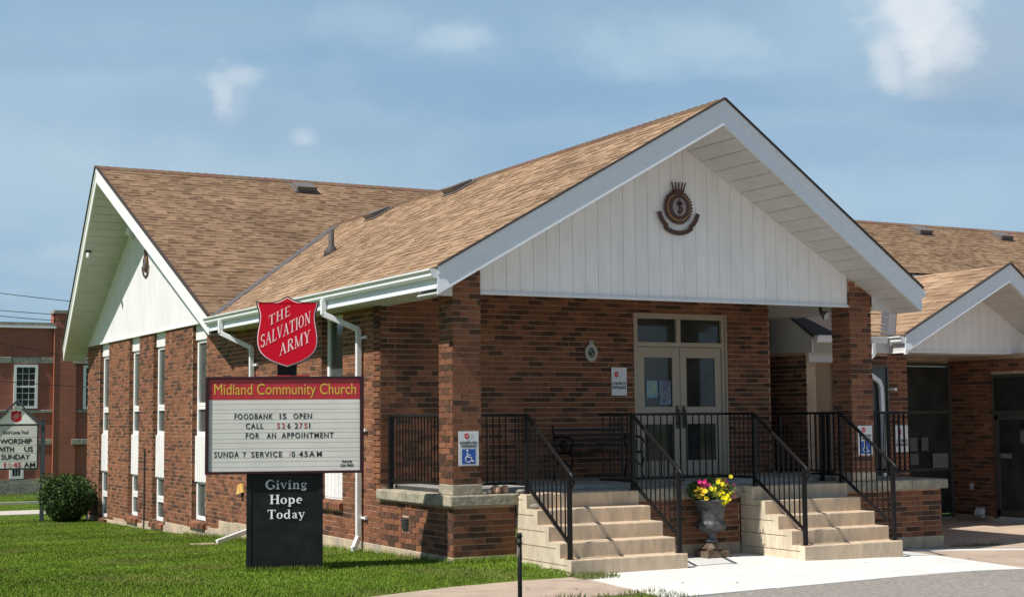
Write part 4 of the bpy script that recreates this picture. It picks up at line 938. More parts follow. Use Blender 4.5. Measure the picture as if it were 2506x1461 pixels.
SHIELD = HALF+[(-x, z) for x, z in HALF[-2:0:-1]]
def sc(pts, k, dx=0, dz=0): return [(x*k+dx, z*k+dz) for x, z in pts]
def inset(pts, d):
    out_ = []
    n = len(pts)
    for i in range(n):
        a, b, c = pts[i-1], pts[i], pts[(i+1) % n]
        def nn(p, q): dx, dy = q[0]-p[0], q[1]-p[1]; l = math.hypot(dx, dy); return (-dy/l, dx/l)
        n1_, n2_ = nn(a, b), nn(b, c); vx, vy = n1_[0]+n2_[0], n1_[1]+n2_[1]; l = math.hypot(vx, vy); vx, vy = vx/l, vy/l; k = max(.45, vx*n1_[0]+vy*n1_[1])
        out_.append((b[0]-vx*d/k*(1), b[1]-vy*d/k))
    return out_
def small_shield(fr, cx, cz, h, parent, y=-.003):
    ring_poly(sc(SHIELD, h/.88, cx, cz), fr, y, .002, m_red, 'shield_logo', parent)
    k = h/.88
    for i, (w_, dz) in enumerate(((.36, .14), (.56, 0), (.36, -.16))):
        b = MB(); a = Vector((cx-w_/2*k, y-.0015, cz+dz*k-.1*k)); c = Vector((cx+w_/2*k, y-.0015, cz+dz*k+.1*k)); b.bar(fr @ a, fr @ c, .0012, .055*k, upv=Vector((0, 0, 1))); obj('lettering', b, m_pink, parent)

# ------------------------------------------------------------------ main message sign
th = R(-20.9); sx = Vector((math.cos(th), math.sin(th), 0)); sn = Vector((sx.y, -sx.x, 0))
S0 = Vector((-2.09, .42, 0)); FR = frame(S0, sx, (0, 0, 1), sn)
sign = thing('church_sign', (S0.x, S0.y, .03), 'large lawn sign with red shield on top, white message board and black base', 'sign')
b = MB(); b.fbox(FR, -.45, .452, .0, .32, -.05, 1.25); b.fbox(FR, -.463, -.40, -.012, .33, -.05, 1.25); b.fbox(FR, .40, .463, -.012, .33, -.05, 1.25); obj('base', b, m_signblk, sign, bevel=.004)
b = MB(); b.fbox(FR, -.10, .137, .06, .26, 2.42, 3.0); obj('shield_post', b, m_signblk, sign)
b = MB(); b.fbox(FR, -.12, .30, .0, .2, 2.425, 2.45); obj('post_cap', b, m_bred, sign)
bd = MB(); bd.fbox(FR, -.957, .96, -.05, .36, 1.25, 2.43); board = obj('cabinet', bd, m_maroon, sign, bevel=.006)
b = MB()
for q in ((-.960, -.918, 1.248, 2.432), (.914, .963, 1.248, 2.432)): b.fbox(FR, q[0], q[1], -.085, -.05, q[2], q[3])
b.fbox(FR, -.918, .914, -.085, -.05, 2.402, 2.432); b.fbox(FR, -.918, .914, -.085, -.05, 1.248, 1.280); obj('cabinet_frame', b, m_maroon, sign, bevel=.004)
b = MB(); b.fbox(FR, -.918, .914, -.062, -.052, 2.152, 2.402); obj('header_panel', b, m_bred, sign)
b = MB(); b.fbox(FR, -.918, .914, -.060, -.052, 1.280, 2.152); pn = obj('message_panel', b, m_board, sign)
b = MB()
for z in (2.100, 2.035, 1.992, 1.912, 1.868, 1.795, 1.752, 1.675, 1.63, 1.56, 1.52, 1.447, 1.40, 1.335): b.fbox(FR, -.918, .914, -.0615, -.059, z-.003, z+.003)
obj('letter_track', b, m_track, pn)
yy = -.0625
fit_text('lettering', 'Midland Community Church', FR, -.855, .866, 2.214, .140, m_yel, sign, y=-.0645, bold=.0)
def msg(s, x0, x1, z, h=.069, m=m_blk): fit_text('lettering', s, FR, x0, x1, z, h, m, sign, y=yy, bold=.014, spacing=1.22)
for a in (('FOODBANK', -.61, -.149, 1.915), ('IS', -.066, .018, 1.915), ('OPEN', .101, .326, 1.915), ('CALL', -.474, -.261, 1.798), ('6', .028, .066, 1.798), ('2', .118, .158, 1.798), ('1', .292, .306, 1.798),
          ('FOR', -.474, -.311, 1.680), ('AN', -.22, -.110, 1.680), ('APPOINTMENT', -.041, .591, 1.680), ('SUNDA', -.851, -.555, 1.455), ('Y', -.515, -.467, 1.455), ('SERVICE', -.406, -.035, 1.452), ('0', .082, .122, 1.450), ('45A', .17, .365, 1.450), ('M', .388, .447, 1.450)): msg(*a)
msg('5', -.098, -.060, 1.798, m=m_redl); msg('2', -.038, .002, 1.798, m=m_redl); msg('7', .174, .212, 1.798, m=m_redl); msg('5', .232, .272, 1.798, m=m_redl); msg('1', .054, .062, 1.450, m=m_fade); msg(':', .142, .150, 1.450, m=m_fade)
fit_text('lettering', 'PHONE', FR, .697, .815, 1.372, .032, m_blk, sign, y=yy, bold=.02); fit_text('lettering', '526-9803', FR, .676, .836, 1.325, .034, m_blk, sign, y=yy, bold=.02)
stroke_text('lettering', 'Giving', FR, -.232, .275, 1.060, .112, m_greyl, sign, y=-.016, gap=.05); stroke_text('lettering', 'Hope', FR, -.183, .217, .880, .112, m_wht, sign, y=-.016, gap=.05); stroke_text('lettering', 'Today', FR, -.21, .246, .70, .112, m_wht, sign, y=-.016, gap=.05)
cz = 2.988; cxs = .024
ring_poly(sc(SHIELD, 1.0, cxs, cz), FR, -.04, .12, m_maroon, 'shield', sign)
ring_poly(sc(inset(SHIELD, .014), 1, cxs, cz), FR, -.044, .004, m_pink, 'shield_border', sign); ring_poly(sc(inset(SHIELD, .026), 1, cxs, cz), FR, -.048, .004, m_red, 'shield_face', sign)
stroke_text('lettering', 'THE', FR, -.205, .060, 3.055, .125, m_pink, sign, slope=.50, y=-.053, gap=.10, weight=.82)
stroke_text('lettering', 'SALVATION', FR, -.300, .312, 2.785, .155, m_pink, sign, slope=.50, y=-.053, gap=.03, weight=.92)
stroke_text('lettering', 'ARMY', FR, -.072, .305, 2.685, .150, m_pink, sign, slope=.47, y=-.053, gap=.05, weight=.92)

# ------------------------------------------------------------------ second sign at the far left
th2 = R(-12); sx2 = Vector((math.cos(th2), math.sin(th2), 0)); sn2 = Vector((sx2.y, -sx2.x, 0)); S2 = Vector((-1.16, 20.65, 0)); F2 = frame(S2, sx2, (0, 0, 1), sn2)
s2 = thing('gable_sign', (S2.x-.6, S2.y+.1, -.47), 'small gabled message sign on slate grey posts beside the round shrub', 'sign')
for x in (-.04, -1.22):
    b = MB(); b.fbox(F2, x, x+.10, -.04, .1, -.6, 1.95); b.fbox(F2, x-.01, x+.11, -.05, .11, 1.95, 1.97); obj('post', b, m_lsign, s2, bevel=.006)
b = MB(); b.fbox(F2, -1.12, -.085, -.06, .14, .76, 1.86); obj('cabinet', b, m_lsign, s2)
b = MB(); b.fbox(F2, -1.08, -.125, -.068, -.06, .80, 1.82); pn2 = obj('message_panel', b, m_board, s2)
b = MB()
for z in (1.56, 1.355, 1.165, .97): b.fbox(F2, -1.08, -.125, -.071, -.067, z-.004, z+.004)
obj('letter_track', b, m_track, pn2)
b = MB(); b.prism([F2 @ Vector(q) for q in ((-1.10, -.07, 1.87), (-.105, -.07, 1.87), (-.605, -.07, 2.33))], F2.to_3x3() @ Vector((0, .14, 0))); obj('gable_panel', b, m_wht, s2)
b = MB(); r0 = [(-1.2, 1.80), (-.605, 2.40), (-.01, 1.80)]
for (xa, za), (xb, zb) in zip(r0, r0[1:]):
    A = [F2 @ Vector((xa, -.14, za)), F2 @ Vector((xb, -.14, zb)), F2 @ Vector((xb, .22, zb)), F2 @ Vector((xa, .22, za))]; b.prism(A, (0, 0, .055))
obj('roof', b, m_lsign, s2)
small_shield(F2, -.615, 2.055, .28, s2, y=-.074)
def m2(s, x0, x1, z, h, m=m_blk): fit_text('lettering', s, F2, x0, x1, z, h, m, s2, y=-.073, bold=.02)
m2('God Loves You!', -.92, -.33, 1.63, .085); m2('WORSHIP', -.985, -.245, 1.395, .125); m2('WITH', -1.05, -.66, 1.20, .125); m2('US', -.42, -.215, 1.20, .125); m2('SUNDAY', -.95, -.285, 1.015, .125)
m2('1', -.88, -.84, .82, .125, m_redl); m2('0', -.80, -.71, .82, .125, m_fade); m2('45', -.67, -.49, .82, .125, m_redl); m2('AM', -.42, -.16, .82, .125)

# ------------------------------------------------------------------ small wall signs
def plate(name, fr, w, h, label, lines, blue=False, logo=(-.35, .36)):
    loc = fr.translation; t = thing(name, loc, label, 'sign'); b = MB(); b.fbox(fr, -w/2, w/2, -.004, .004, -h/2, h/2); obj('panel', b, m_plate, t, bevel=.002)
    small_shield(fr, logo[0]*w, logo[1]*h, h*.17 if blue else h*.20, t, y=-.007)
    b = MB()
    for i in range(4): b.fbox(fr, .08*w, .26*w, -.0055, -.004, h*(.42-.04*i), h*(.43-.04*i))
    obj('fine_print', b, m_greyl, t)
    for s, x0, x1, z, hh in lines: fit_text('lettering', s, fr, x0*w, x1*w, z*h, hh*h, m_blk, t, y=-.006, bold=.03)
    if blue:
        b = MB(); b.fbox(fr, -.34*w, .34*w, -.006, -.004, -.45*h, -.02*h); obj('blue_panel', b, m_blue, t)
        b = MB(); k = w; cx, cz_ = -.02*w, -.27*h
        n = 14; P = [fr @ Vector((cx+.15*k*math.cos(R(a)), -.009, cz_-.03*h+.15*k*math.sin(R(a)))) for a in [115+i*270/n for i in range(n+1)]]
        for i in range(n): b.bar(P[i], P[i+1], .004, .035*k, upv=fr.to_3x3() @ (Vector((0, 0, 1)) if False else Vector((0, 0, 1))))
        def L2(x0, z0, x1, z1, wd=.045): b.bar(fr @ Vector((cx+x0*k, -.0095, cz_+z0*k)), fr @ Vector((cx+x1*k, -.0095, cz_+z1*k)), .003, wd*k, upv=Vector((0, 0, 1)) if abs(x1-x0) > abs(z1-z0) else fr.to_3x3() @ Vector((1, 0, 0)))
        L2(-.06, .24, -.04, .02); L2(-.04, .03, .12, .02); L2(.12, .03, .2, -.16); L2(.2, -.16, .28, -.15); L2(-.05, .13, .1, .12)
        hd = [fr @ Vector((cx-.06*k+.05*k*math.cos(R(a)), -.008, cz_+.32*k+.05*k*math.sin(R(a)))) for a in range(0, 360, 40)]; b.prism(hd, fr.to_3x3() @ Vector((0, -.002, 0)))
        obj('wheelchair_symbol', b, m_wht, t)
    return t
plate('parking_sign', frame((.213, -.016, 1.52), (1, 0, 0), (0, 0, 1), (0, -1, 0)), .285, .435, 'blue and white reserved parking sign on the left pillar', [('RESERVED', -.44, .44, .13, .075), ('PARKING', -.36, .36, .03, .075)], True, logo=(-.1, .36))
plate('parking_sign', frame((6.782, -.016, 1.53), (1, 0, 0), (0, 0, 1), (0, -1, 0)), .275, .435, 'blue and white reserved parking sign on the right pillar, behind the stair rail', [('RESERVED', -.44, .44, .13, .075), ('PARKING', -.36, .36, .03, .075)], True, logo=(-.1, .36))
plate('entrance_sign', frame((3.97, 2.325, 2.45), (1, 0, 0), (0, 0, 1), (0, -1, 0)), .275, .43, 'white church entrance sign with red shield left of the double doors', [('CHURCH', -.46, .44, -.12, .10), ('ENTRANCE', -.46, .44, -.26, .10)], logo=(-.18, .25))
plate('office_sign', frame((9.455, 2.10, 1.505), (1, 0, 0), (0, 0, 1), (0, -1, 0)), .28, .45, 'white office entrance sign with red shield on the brick pier by the office', [('OFFICE', -.42, .42, -.13, .10), ('ENTRANCE', -.46, .46, -.27, .10)], logo=(-.18, .25))

# ------------------------------------------------------------------ crests
def crest(fr, s, label):
    t = thing('crest', fr.translation, label, 'emblem')
    b = MB(); n = 64; pts = []
    for i in range(n):
        a = 2*math.pi*i/n; r = 1.0 if i % 2 == 0 else .86; pts.append((.235*r*math.cos(a)*s, .235*r*math.sin(a)*s))
    b.prism([fr @ Vector((x, -.02, z)) for x, z in pts], fr.to_3x3() @ Vector((0, .02, 0))); obj('sun_rays', b, m_crest, t)
    def ell_(rx, rz, y, th, m, nm): b = MB(); b.prism([fr @ Vector((rx*math.cos(2*math.pi*i/36)*s, y, rz*math.sin(2*math.pi*i/36)*s)) for i in range(36)], fr.to_3x3() @ Vector((0, th, 0))); obj(nm, b, m, t)
    ell_(.182, .182, -.03, .01, m_gold, 'gold_ring'); ell_(.170, .170, -.036, .01, m_crest, 'inner_ring'); ell_(.105, .118, -.041, .01, m_crestgrey, 'centre_oval')
    b = MB()
    b.bar(fr @ Vector((0, -.045, -.10*s)), fr @ Vector((0, -.045, .10*s)), .01, .028*s, upv=fr.to_3x3() @ Vector((1, 0, 0))); b.bar(fr @ Vector((-.045*s, -.045, .04*s)), fr @ Vector((.045*s, -.045, .04*s)), .01, .028*s)
    P = [fr @ Vector((.045*s*math.cos(R(a)), -.048, .036*s+.036*s*math.sin(R(a)))) for a in (20, 60, 100, 140, 180)]+[fr @ Vector((.045*s*math.cos(R(a)), -.048, -.036*s+.036*s*math.sin(R(a)))) for a in (60, 20, -20, -60, -100, -140)]
    for p, q in zip(P, P[1:]): b.bar(p, q, .008, .018*s)
    obj('cross_and_s', b, m_crest, t)
    b = MB(); b.prism([fr @ Vector((x*s, -.035, z*s)) for x, z in ((-.075, .165), (.075, .165), (.088, .235), (-.088, .235))], fr.to_3x3() @ Vector((0, .03, 0)))
    for x0, x1 in ((-.075, -.105), (-.036, -.045), (.005, .012), (.045, .065), (.078, .118)):
        b.bar(fr @ Vector((x0*s, -.02, .225*s)), fr @ Vector((x1*s, -.02, .335*s)), .012, .016*s, upv=fr.to_3x3() @ Vector((1, 0, 0)))
    obj('crown', b, m_crest, t)
    b = MB()
    def band(a0, a1, r0, r1, y, n=12):
        for i in range(n):
            u, v_ = R(a0+(a1-a0)*i/n), R(a0+(a1-a0)*(i+1)/n); q = [(r0*math.cos(u), r0*math.sin(u)), (r1*math.cos(u), r1*math.sin(u)), (r1*math.cos(v_), r1*math.sin(v_)), (r0*math.cos(v_), r0*math.sin(v_))]
            b.prism([fr @ Vector((x*s, y, z*s)) for x, z in q], fr.to_3x3() @ Vector((0, .015, 0)))
    band(193, 236, .285, .345, -.025); band(230, 310, .31, .37, -.015, 18); band(304, 347, .285, .345, -.025); obj('ribbon', b, m_crest, t)
crest(frame((3.51, -.0, 4.815), (1, 0, 0), (0, 0, 1), (0, -1, 0)), 1.06, 'brown sunburst crest with crown and ribbon high on the white front gable')
crest(frame((-.03, 15.3, 5.36), (0, -1, 0), (0, 0, 1), (-1, 0, 0)), .88, 'brown sunburst crest half hidden under the left side gable')
# small round crest by the door
fr = frame((3.47, 2.325, 2.885), (1, 0, 0), (0, 0, 1), (0, -1, 0)); t = thing('wall_plaque', fr.translation, 'small pale oval plaque with a letter S on the brick left of the doors', 'plaque')
b = MB(); n = 28
for i in range(n):
    u, v_ = 2*math.pi*i/n, 2*math.pi*(i+1)/n
    b.prism([fr @ Vector(q) for q in ((.11*math.cos(u), -.02, .135*math.sin(u)), (.058*math.cos(u), -.02, .075*math.sin(u)), (.058*math.cos(v_), -.02, .075*math.sin(v_)), (.11*math.cos(v_), -.02, .135*math.sin(v_)))], (0, .02, 0))
b.fbox(fr, -.03, .03, -.02, 0, .13, .165); b.fbox(fr, -.045, .045, -.02, 0, .16, .185); obj('rim', b, mat('pale_grey', (.42, .42, .37), .6), t)
b = MB(); b.prism([fr @ Vector((.06*math.cos(2*math.pi*i/20), -.008, .077*math.sin(2*math.pi*i/20))) for i in range(20)], (0, .006, 0)); obj('centre', b, m_blk, t)
stroke_text('letter', 'S', fr, -.035, .035, -.05, .10, mat('pale_grey2', (.38, .38, .34), .6), t, y=-.018)

# ------------------------------------------------------------------ bench
bn = thing('park_bench', (3.35, 1.85, .985), 'black iron bench with slatted back against the brick wall left of the doors', 'bench')
X0, X1, YB, ZF = 2.66, 3.92, 2.05, .985
for z in (1.52, 1.60, 1.68): pass
for i, z in enumerate((ZF+.48, ZF+.56, ZF+.64, ZF+.72)): b = MB(); b.hexa([(X0, YB+.02*i, z), (X1, YB+.02*i, z), (X1, YB+.02*i+.015, z), (X0, YB+.02*i+.015, z), (X0, YB+.02*i+.006, z+.032), (X1, YB+.02*i+.006, z+.032), (X1, YB+.02*i+.021, z+.032), (X0, YB+.02*i+.021, z+.032)]); obj('back_slat', b, m_iron, bn)
for i in range(5): b = MB(); y = YB-.08-i*.09; b.box(X0, X1, y-.035, y+.035, ZF+.40, ZF+.42); obj('seat_slat', b, m_iron, bn)
for x in (X0+.02, X1-.02):
    b = MB()
    b.tube([(x, YB+.10, ZF+.80), (x, YB+.04, ZF+.60), (x, YB-.02, ZF+.42), (x, YB-.02, ZF+.25), (x, YB+.06, ZF)], .016, 6)
    b.tube([(x, YB-.02, ZF+.40), (x, YB-.45, ZF+.40), (x, YB-.48, ZF+.30), (x, YB-.42, ZF+.12), (x, YB-.50, ZF)], .018, 6)
    b.tube([(x, YB+.03, ZF+.62), (x, YB-.20, ZF+.64), (x, YB-.42, ZF+.62), (x, YB-.50, ZF+.56), (x, YB-.44, ZF+.50), (x, YB-.42, ZF+.42)], .018, 6)
    b.tube([(x+0*math.cos(a), YB-.22+.09*math.cos(a), ZF+.51+.07*math.sin(a)) for a in [i*math.pi/6 for i in range(13)]], .010, 5); b.tube([(x, YB-.22+.05*math.cos(a), ZF+.51+.04*math.sin(a)) for a in [i*math.pi/5 for i in range(11)]], .009, 5)
    b.tube([(x, YB-.02, ZF+.22), (x, YB-.2, ZF+.30), (x, YB-.42, ZF+.2)], .012, 5)
    obj('bench_end', b, m_iron, bn, smooth=True)

# ------------------------------------------------------------------ urn and flowers
UX, UY = 3.73, -.34
ur = thing('urn_planter', (UX, UY, 0), 'weathered grey pedestal urn between the two flights of steps', 'urn')
b = MB(); b.lathe(UX, UY, [(.07, .20), (.10, .215), (.075, .24), (.055, .28), (.065, .31), (.12, .335), (.185, .38), (.205, .43), (.19, .475), (.165, .50), (.175, .515), (.185, .60), (.20, .68), (.215, .735), (.26, .755), (.285, .768), (.275, .785), (.23, .78), (.21, .74), (.02, .73)], 36, rip=12, ripr=(.34, .49)); obj('bowl', b, m_urn, ur, smooth=True)
b = MB(); b.lathe(UX, UY, [(.15, .115), (.15, .135), (.125, .15), (.115, .17), (.07, .20), (.06, .215)], 24); obj('foot', b, m_rust, ur, smooth=True)
b = MB(); b.box(UX-.17, UX+.17, UY-.17, UY+.17, 0, .09); b.box(UX-.13, UX+.13, UY-.13, UY+.13, .09, .118); obj('block', b, m_rust, ur, bevel=.008)
fw = thing('flowers', (UX, UY, .74), 'yellow, purple and pink petunias spilling over the grey urn', 'flowers')
random.seed(11)
def leafball(b, n, cx, cy, cz_, rx, ry, rz, s0, s1, cols, up_=.3):
    for _ in range(n):
        while True:
            p = Vector((random.uniform(-1, 1), random.uniform(-1, 1), random.uniform(-1, 1)))
            if .15 < p.length < 1: break
        if random.random() < .6: p = p.normalized()*random.uniform(.8, 1.02)
        c = Vector((cx+p.x*rx, cy+p.y*ry, cz_+p.z*rz)); s = random.uniform(s0, s1)
        a = Vector((random.gauss(0, 1), random.gauss(0, 1), random.gauss(0, 1)+up_)).normalized(); t = a.cross(Vector((random.gauss(0, 1), random.gauss(0, 1), random.gauss(0, 1)))).normalized()
        k = random.uniform(.75, 1.25); q = random.choice(cols); b.face([c-t*s*.45, c+a*s*.6-t*s*.1, c+a*s*1.3, c+a*s*.5+t*s*.45], tuple(v*k for v in q))
b = MB(); GC = [(.05, .11, .02), (.08, .16, .03), (.03, .07, .015), (.12, .2, .04)]; leafball(b, 1300, UX, UY, .89, .33, .28, .17, .03, .055, GC); obj('foliage', b, m_leaf, fw)
def blossoms(n, cx, cy, cz_, r, colr, m_, name):
    b = MB()
    for _ in range(n):
        p = Vector((random.gauss(0, .5), random.gauss(0, .5), random.gauss(0, .5)))*r; c = Vector((cx, cy, cz_))+p; s = random.uniform(.022, .034); nrm = Vector((random.gauss(-.3, .5), random.gauss(-.8, .3), random.gauss(.5, .4))).normalized(); x = nrm.cross(Vector((0, 0, 1))).normalized(); y = nrm.cross(x)
        k = random.uniform(.8, 1.15); cc_ = tuple(v*k for v in colr)
        for i in range(5):
            a0, a1 = 2*math.pi*i/5, 2*math.pi*(i+.92)/5
            b.face([c, c+(x*math.cos(a0)+y*math.sin(a0))*s+nrm*.006, c+(x*math.cos((a0+a1)/2)+y*math.sin((a0+a1)/2))*s*1.15+nrm*.009, c+(x*math.cos(a1)+y*math.sin(a1))*s+nrm*.006], cc_)
    obj(name, b, m_leaf, fw)
blossoms(16, UX-.20, UY-.14, 1.0, .07, (.55, .02, .16), 0, 'blossoms'); blossoms(34, UX-.25, UY-.12, .88, .08, (.72, .45, .02), 0, 'blossoms'); blossoms(26, UX+.05, UY-.26, .80, .055, (.85, .75, .01), 0, 'blossoms')
blossoms(8, UX+.02, UY-.12, 1.0, .07, (.04, .006, .05), 0, 'blossoms'); blossoms(14, UX+.24, UY-.10, .90, .09, (.60, .12, .20), 0, 'blossoms'); blossoms(10, UX+.18, UY-.08, 1.0, .05, (.75, .08, .22), 0, 'blossoms'); blossoms(24, UX+.08, UY-.17, .95, .12, (.75, .60, .02), 0, 'blossoms'); blossoms(16, UX-.05, UY-.2, .84, .1, (.80, .68, .03), 0, 'blossoms'); blossoms(10, UX+.27, UY-.12, .84, .06, (.62, .22, .20), 0, 'blossoms')

# ------------------------------------------------------------------ round shrub
sh = thing('round_shrub', (-.70, 19.95, -.47), 'dense dark green clipped round shrub at the far corner of the church', 'shrub')
random.seed(5); b = MB(); SC = [(.035, .07, .014), (.055, .105, .018), (.022, .045, .012), (.08, .14, .025)]
leafball(b, 7000, -.70, 19.95, .08, .64, .62, .56, .035, .075, SC, .5)
for _ in range(14):
    a = random.uniform(0, 6.28); e = random.uniform(-.3, 1); leafball(b, 160, -.70+.5*math.cos(a), 19.95+.5*math.sin(a), .1+.42*e, .2, .2, .18, .035, .07, SC, .5)
obj('foliage', b, m_leaf, sh)
b = MB()
for i in range(6): a = i*1.05; b.tube([(-.7, 19.95, -.5), (-.7+.2*math.cos(a), 19.95+.2*math.sin(a), -.15), (-.7+.35*math.cos(a), 19.95+.35*math.sin(a), .2)], [.03, .02, .01], 6)
obj('stems', b, m_pipe, sh)
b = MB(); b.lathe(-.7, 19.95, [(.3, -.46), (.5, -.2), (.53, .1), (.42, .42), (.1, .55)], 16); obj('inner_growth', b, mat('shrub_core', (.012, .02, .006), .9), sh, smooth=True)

# ------------------------------------------------------------------ stones on the cap and steps
def stone(x, y, z, r, sq, m_, label):
    import bmesh
    bm = bmesh.new(); bmesh.ops.create_icosphere(bm, subdivisions=3, radius=1); rnd = random.Random(int(x*1000)+int(r*999)); ph = [rnd.uniform(0, 6) for _ in range(6)]
    for v in bm.verts:
        c = v.co; k = 1+.10*math.sin(2.3*c.x+ph[0])+.08*math.sin(3.1*c.y+ph[1])+.07*math.sin(4.1*c.z+c.x*2+ph[2]); v.co = Vector((c.x*r*k, c.y*r*.8*k, c.z*r*sq*k))
    for f in bm.faces: f.smooth = True
    me = bpy.data.meshes.new('stone'); bm.to_mesh(me); bm.free(); me.materials.append(m_); o = bpy.data.objects.new('stone', me); col.objects.link(o); o.location = (x, y, z+r*sq*.93); o.rotation_euler = (0, 0, rnd.uniform(0, 3)); tag(o, label, 'stone', 'loose stones lying on the cap stone and steps')
stone(.655, .08, .93, .082, .66, m_rock, 'larger pale orange stone, middle one on the cap stone beside the left pillar')
stone(.79, .12, .93, .070, .78, m_rock, 'reddish tan stone leaning right of the larger one on the cap stone')
stone(.525, .06, .93, .05, .7, mat('cream_stone', (.50, .44, .35), .8, noise=.2, nscale=15), 'small cream stone left of the orange ones on the cap stone')
stone(.435, .02, .93, .05, .32, m_rockg, 'flat grey stone touching the foot of the left pillar')
stone(.925, -.10, .93, .065, .5, m_rockg, 'grey stone at the foot of the upper rail post of the left steps')
stone(.985, -.36, .743, .06, .6, m_rockg, 'dark grey stone on the second highest step beside the rail')
stone(1.055, -.42, .743, .040, .9, mat('pale_stone', (.42, .40, .34), .8, noise=.2, nscale=15), 'small pale stone next to the dark one on the second highest step')

# ------------------------------------------------------------------ wall light, cameras, floodlights
t = thing('wall_light', (-.02, 8.45, .70), 'small amber wall light low on the brick side wall behind the big sign', 'light')
b = MB(); b.prism([(-.012, 8.42, .64), (-.012, 8.54, .64), (-.012, 8.48, .80)], (-.04, 0, 0)); b.prism([(-.052, 8.44, .64), (-.052, 8.58, .62), (-.052, 8.49, .80)], (-.05, 0, -.02)); obj('hood', b, m_lampy, t)
b = MB(); b.box(-.04, -.005, 8.45, 8.50, .57, .64); obj('socket', b, m_dirt, t)
t = thing('floodlight', (-.10, 16.25, 6.30), 'white security floodlight on the gable wall near its peak', 'light')
b = MB(); b.lathe(-.16, 16.25, [(.03, 6.05), (.09, 6.10), (.10, 6.18), (.07, 6.25), (.02, 6.27)], 14); obj('lamp', b, m_trim, t, smooth=True)
b = MB(); b.tube([(-.16, 16.25, 6.24), (-.02, 16.2, 6.22)], .02, 8); b.lathe(-.14, 16.05, [(.02, 5.95), (.05, 5.98), (.05, 6.10), (.02, 6.12)], 12); obj('bracket', b, m_camera, t, smooth=True)
t = thing('security_camera', (-.80, 17.5, 5.80), 'small dark security camera under the far rake soffit of the side gable', 'camera')
b = MB(); b.lathe(-.80, 17.5, [(.075, 5.78), (.075, 5.86), (.06, 5.87)], 14); obj('mount', b, m_pipe, t, smooth=True)
b = MB(); b.tube([(-.80, 17.5, 5.80), (-.82, 17.42, 5.74), (-.86, 17.25, 5.62)], [.03, .045, .045], 10); obj('body', b, m_camera, t, smooth=True)
t = thing('floodlight', (6.45, .5, 3.4), 'black floodlight with pale lens under the porch ceiling by the right pillar', 'light')
b = MB(); b.tube([(6.42, .5, 3.56), (6.42, .48, 3.46), (6.45, .40, 3.40)], [.03, .03, .07], 12); obj('housing', b, m_pipe, t, smooth=True)
b = MB(); b.tube([(6.452, .395, 3.398), (6.456, .385, 3.394)], .062, 12); obj('lens', b, m_plate, t)
# conduit on the side wall
b = MB(); b.tube([(-.03, 15.25, -.55), (-.03, 15.25, 1.33)], .018, 6); obj('conduit', b, m_pipe, church)
# splash block
b = MB(); b.hexa([(-1.20, 7.45, -.22), (-.78, 7.3, -.22), (-.75, 7.7, -.22), (-1.15, 7.85, -.22), (-1.20, 7.45, -.155), (-.80, 7.3, -.145), (-.77, 7.7, -.145), (-1.15, 7.85, -.155)]); tag(obj('splash_block', b, m_found, bevel=.01), 'flat concrete splash block on the lawn under the slanting downspout', 'splash block')
# bollard post in front
t = thing('post', (-1.62, -4.75, -.03), 'thin black metal post standing at the edge of the lot in front of the steps', 'post')
b = MB(); b.tube([(-1.62, -4.75, -.05), (-1.62, -4.75, .83)], .021, 12); obj('pole', b, m_iron, t, smooth=True)
b = MB(); b.tube([(-1.62, -4.75, .79), (-1.62, -4.75, .81)], .027, 12); b.tube([(-1.62, -4.75, .725), (-1.62, -4.75, .745)], .027, 12); b.bar((-1.66, -4.77, .73), (-1.59, -4.74, .735), .006); obj('collar', b, m_iron, t)

# ------------------------------------------------------------------ old school building behind
sch = thing('school_building', (0, 45, -.76), 'old dark red brick building with stone bands and white sash windows behind the left sign', 'building')
Y = 43.0
w = MB(); w.box(-28, 3.47, Y, Y+10, -.45, 5.62); w.box(3.47, 4.3, Y-.12, Y+.8, -.45, 6.2); w.box(4.3, 14, Y+.05, Y+10, -.45, 5.62); w.box(3.47, 4.30, Y-.15, Y+.2, 5.6, 6.18)
obj('wall', w, m_school, sch)
b = MB(); b.box(-28, 3.50, Y-.12, Y+.3, 5.62, 5.80); b.box(3.40, 4.4, Y-.2, Y+.6, 6.18, 6.30); obj('parapet', b, m_stonew, sch); b = MB(); b.box(-28, 3.5, Y-.16, Y+.2, 5.58, 5.66); obj('cornice', b, m_trim, sch)
for z0, z1, nm in ((4.20, 4.45, 'stone_band'), (2.28, 2.40, 'stone_band'), (1.03, 1.25, 'stone_band')):
    x = -27.5
    while x < 14:
        e = x+random.uniform(.7, 1.5)
        q = MB(); pr = random.uniform(.03, .07)+(.13 if 3.3 < x < 4.3 else 0); q.box(x, min(e, 14)-.02, Y-pr, Y+.1, z0, z1)
        if e > -4: obj(nm, q, m_stonew, sch, bevel=.015)
        x = e
b = MB(); b.box(-28, 14, Y-.08, Y+.1, -.44, -.28); b.box(-28, 14, Y-.14, Y+.1, -.9, -.46); obj('stone_plinth', b, m_stonew, sch)
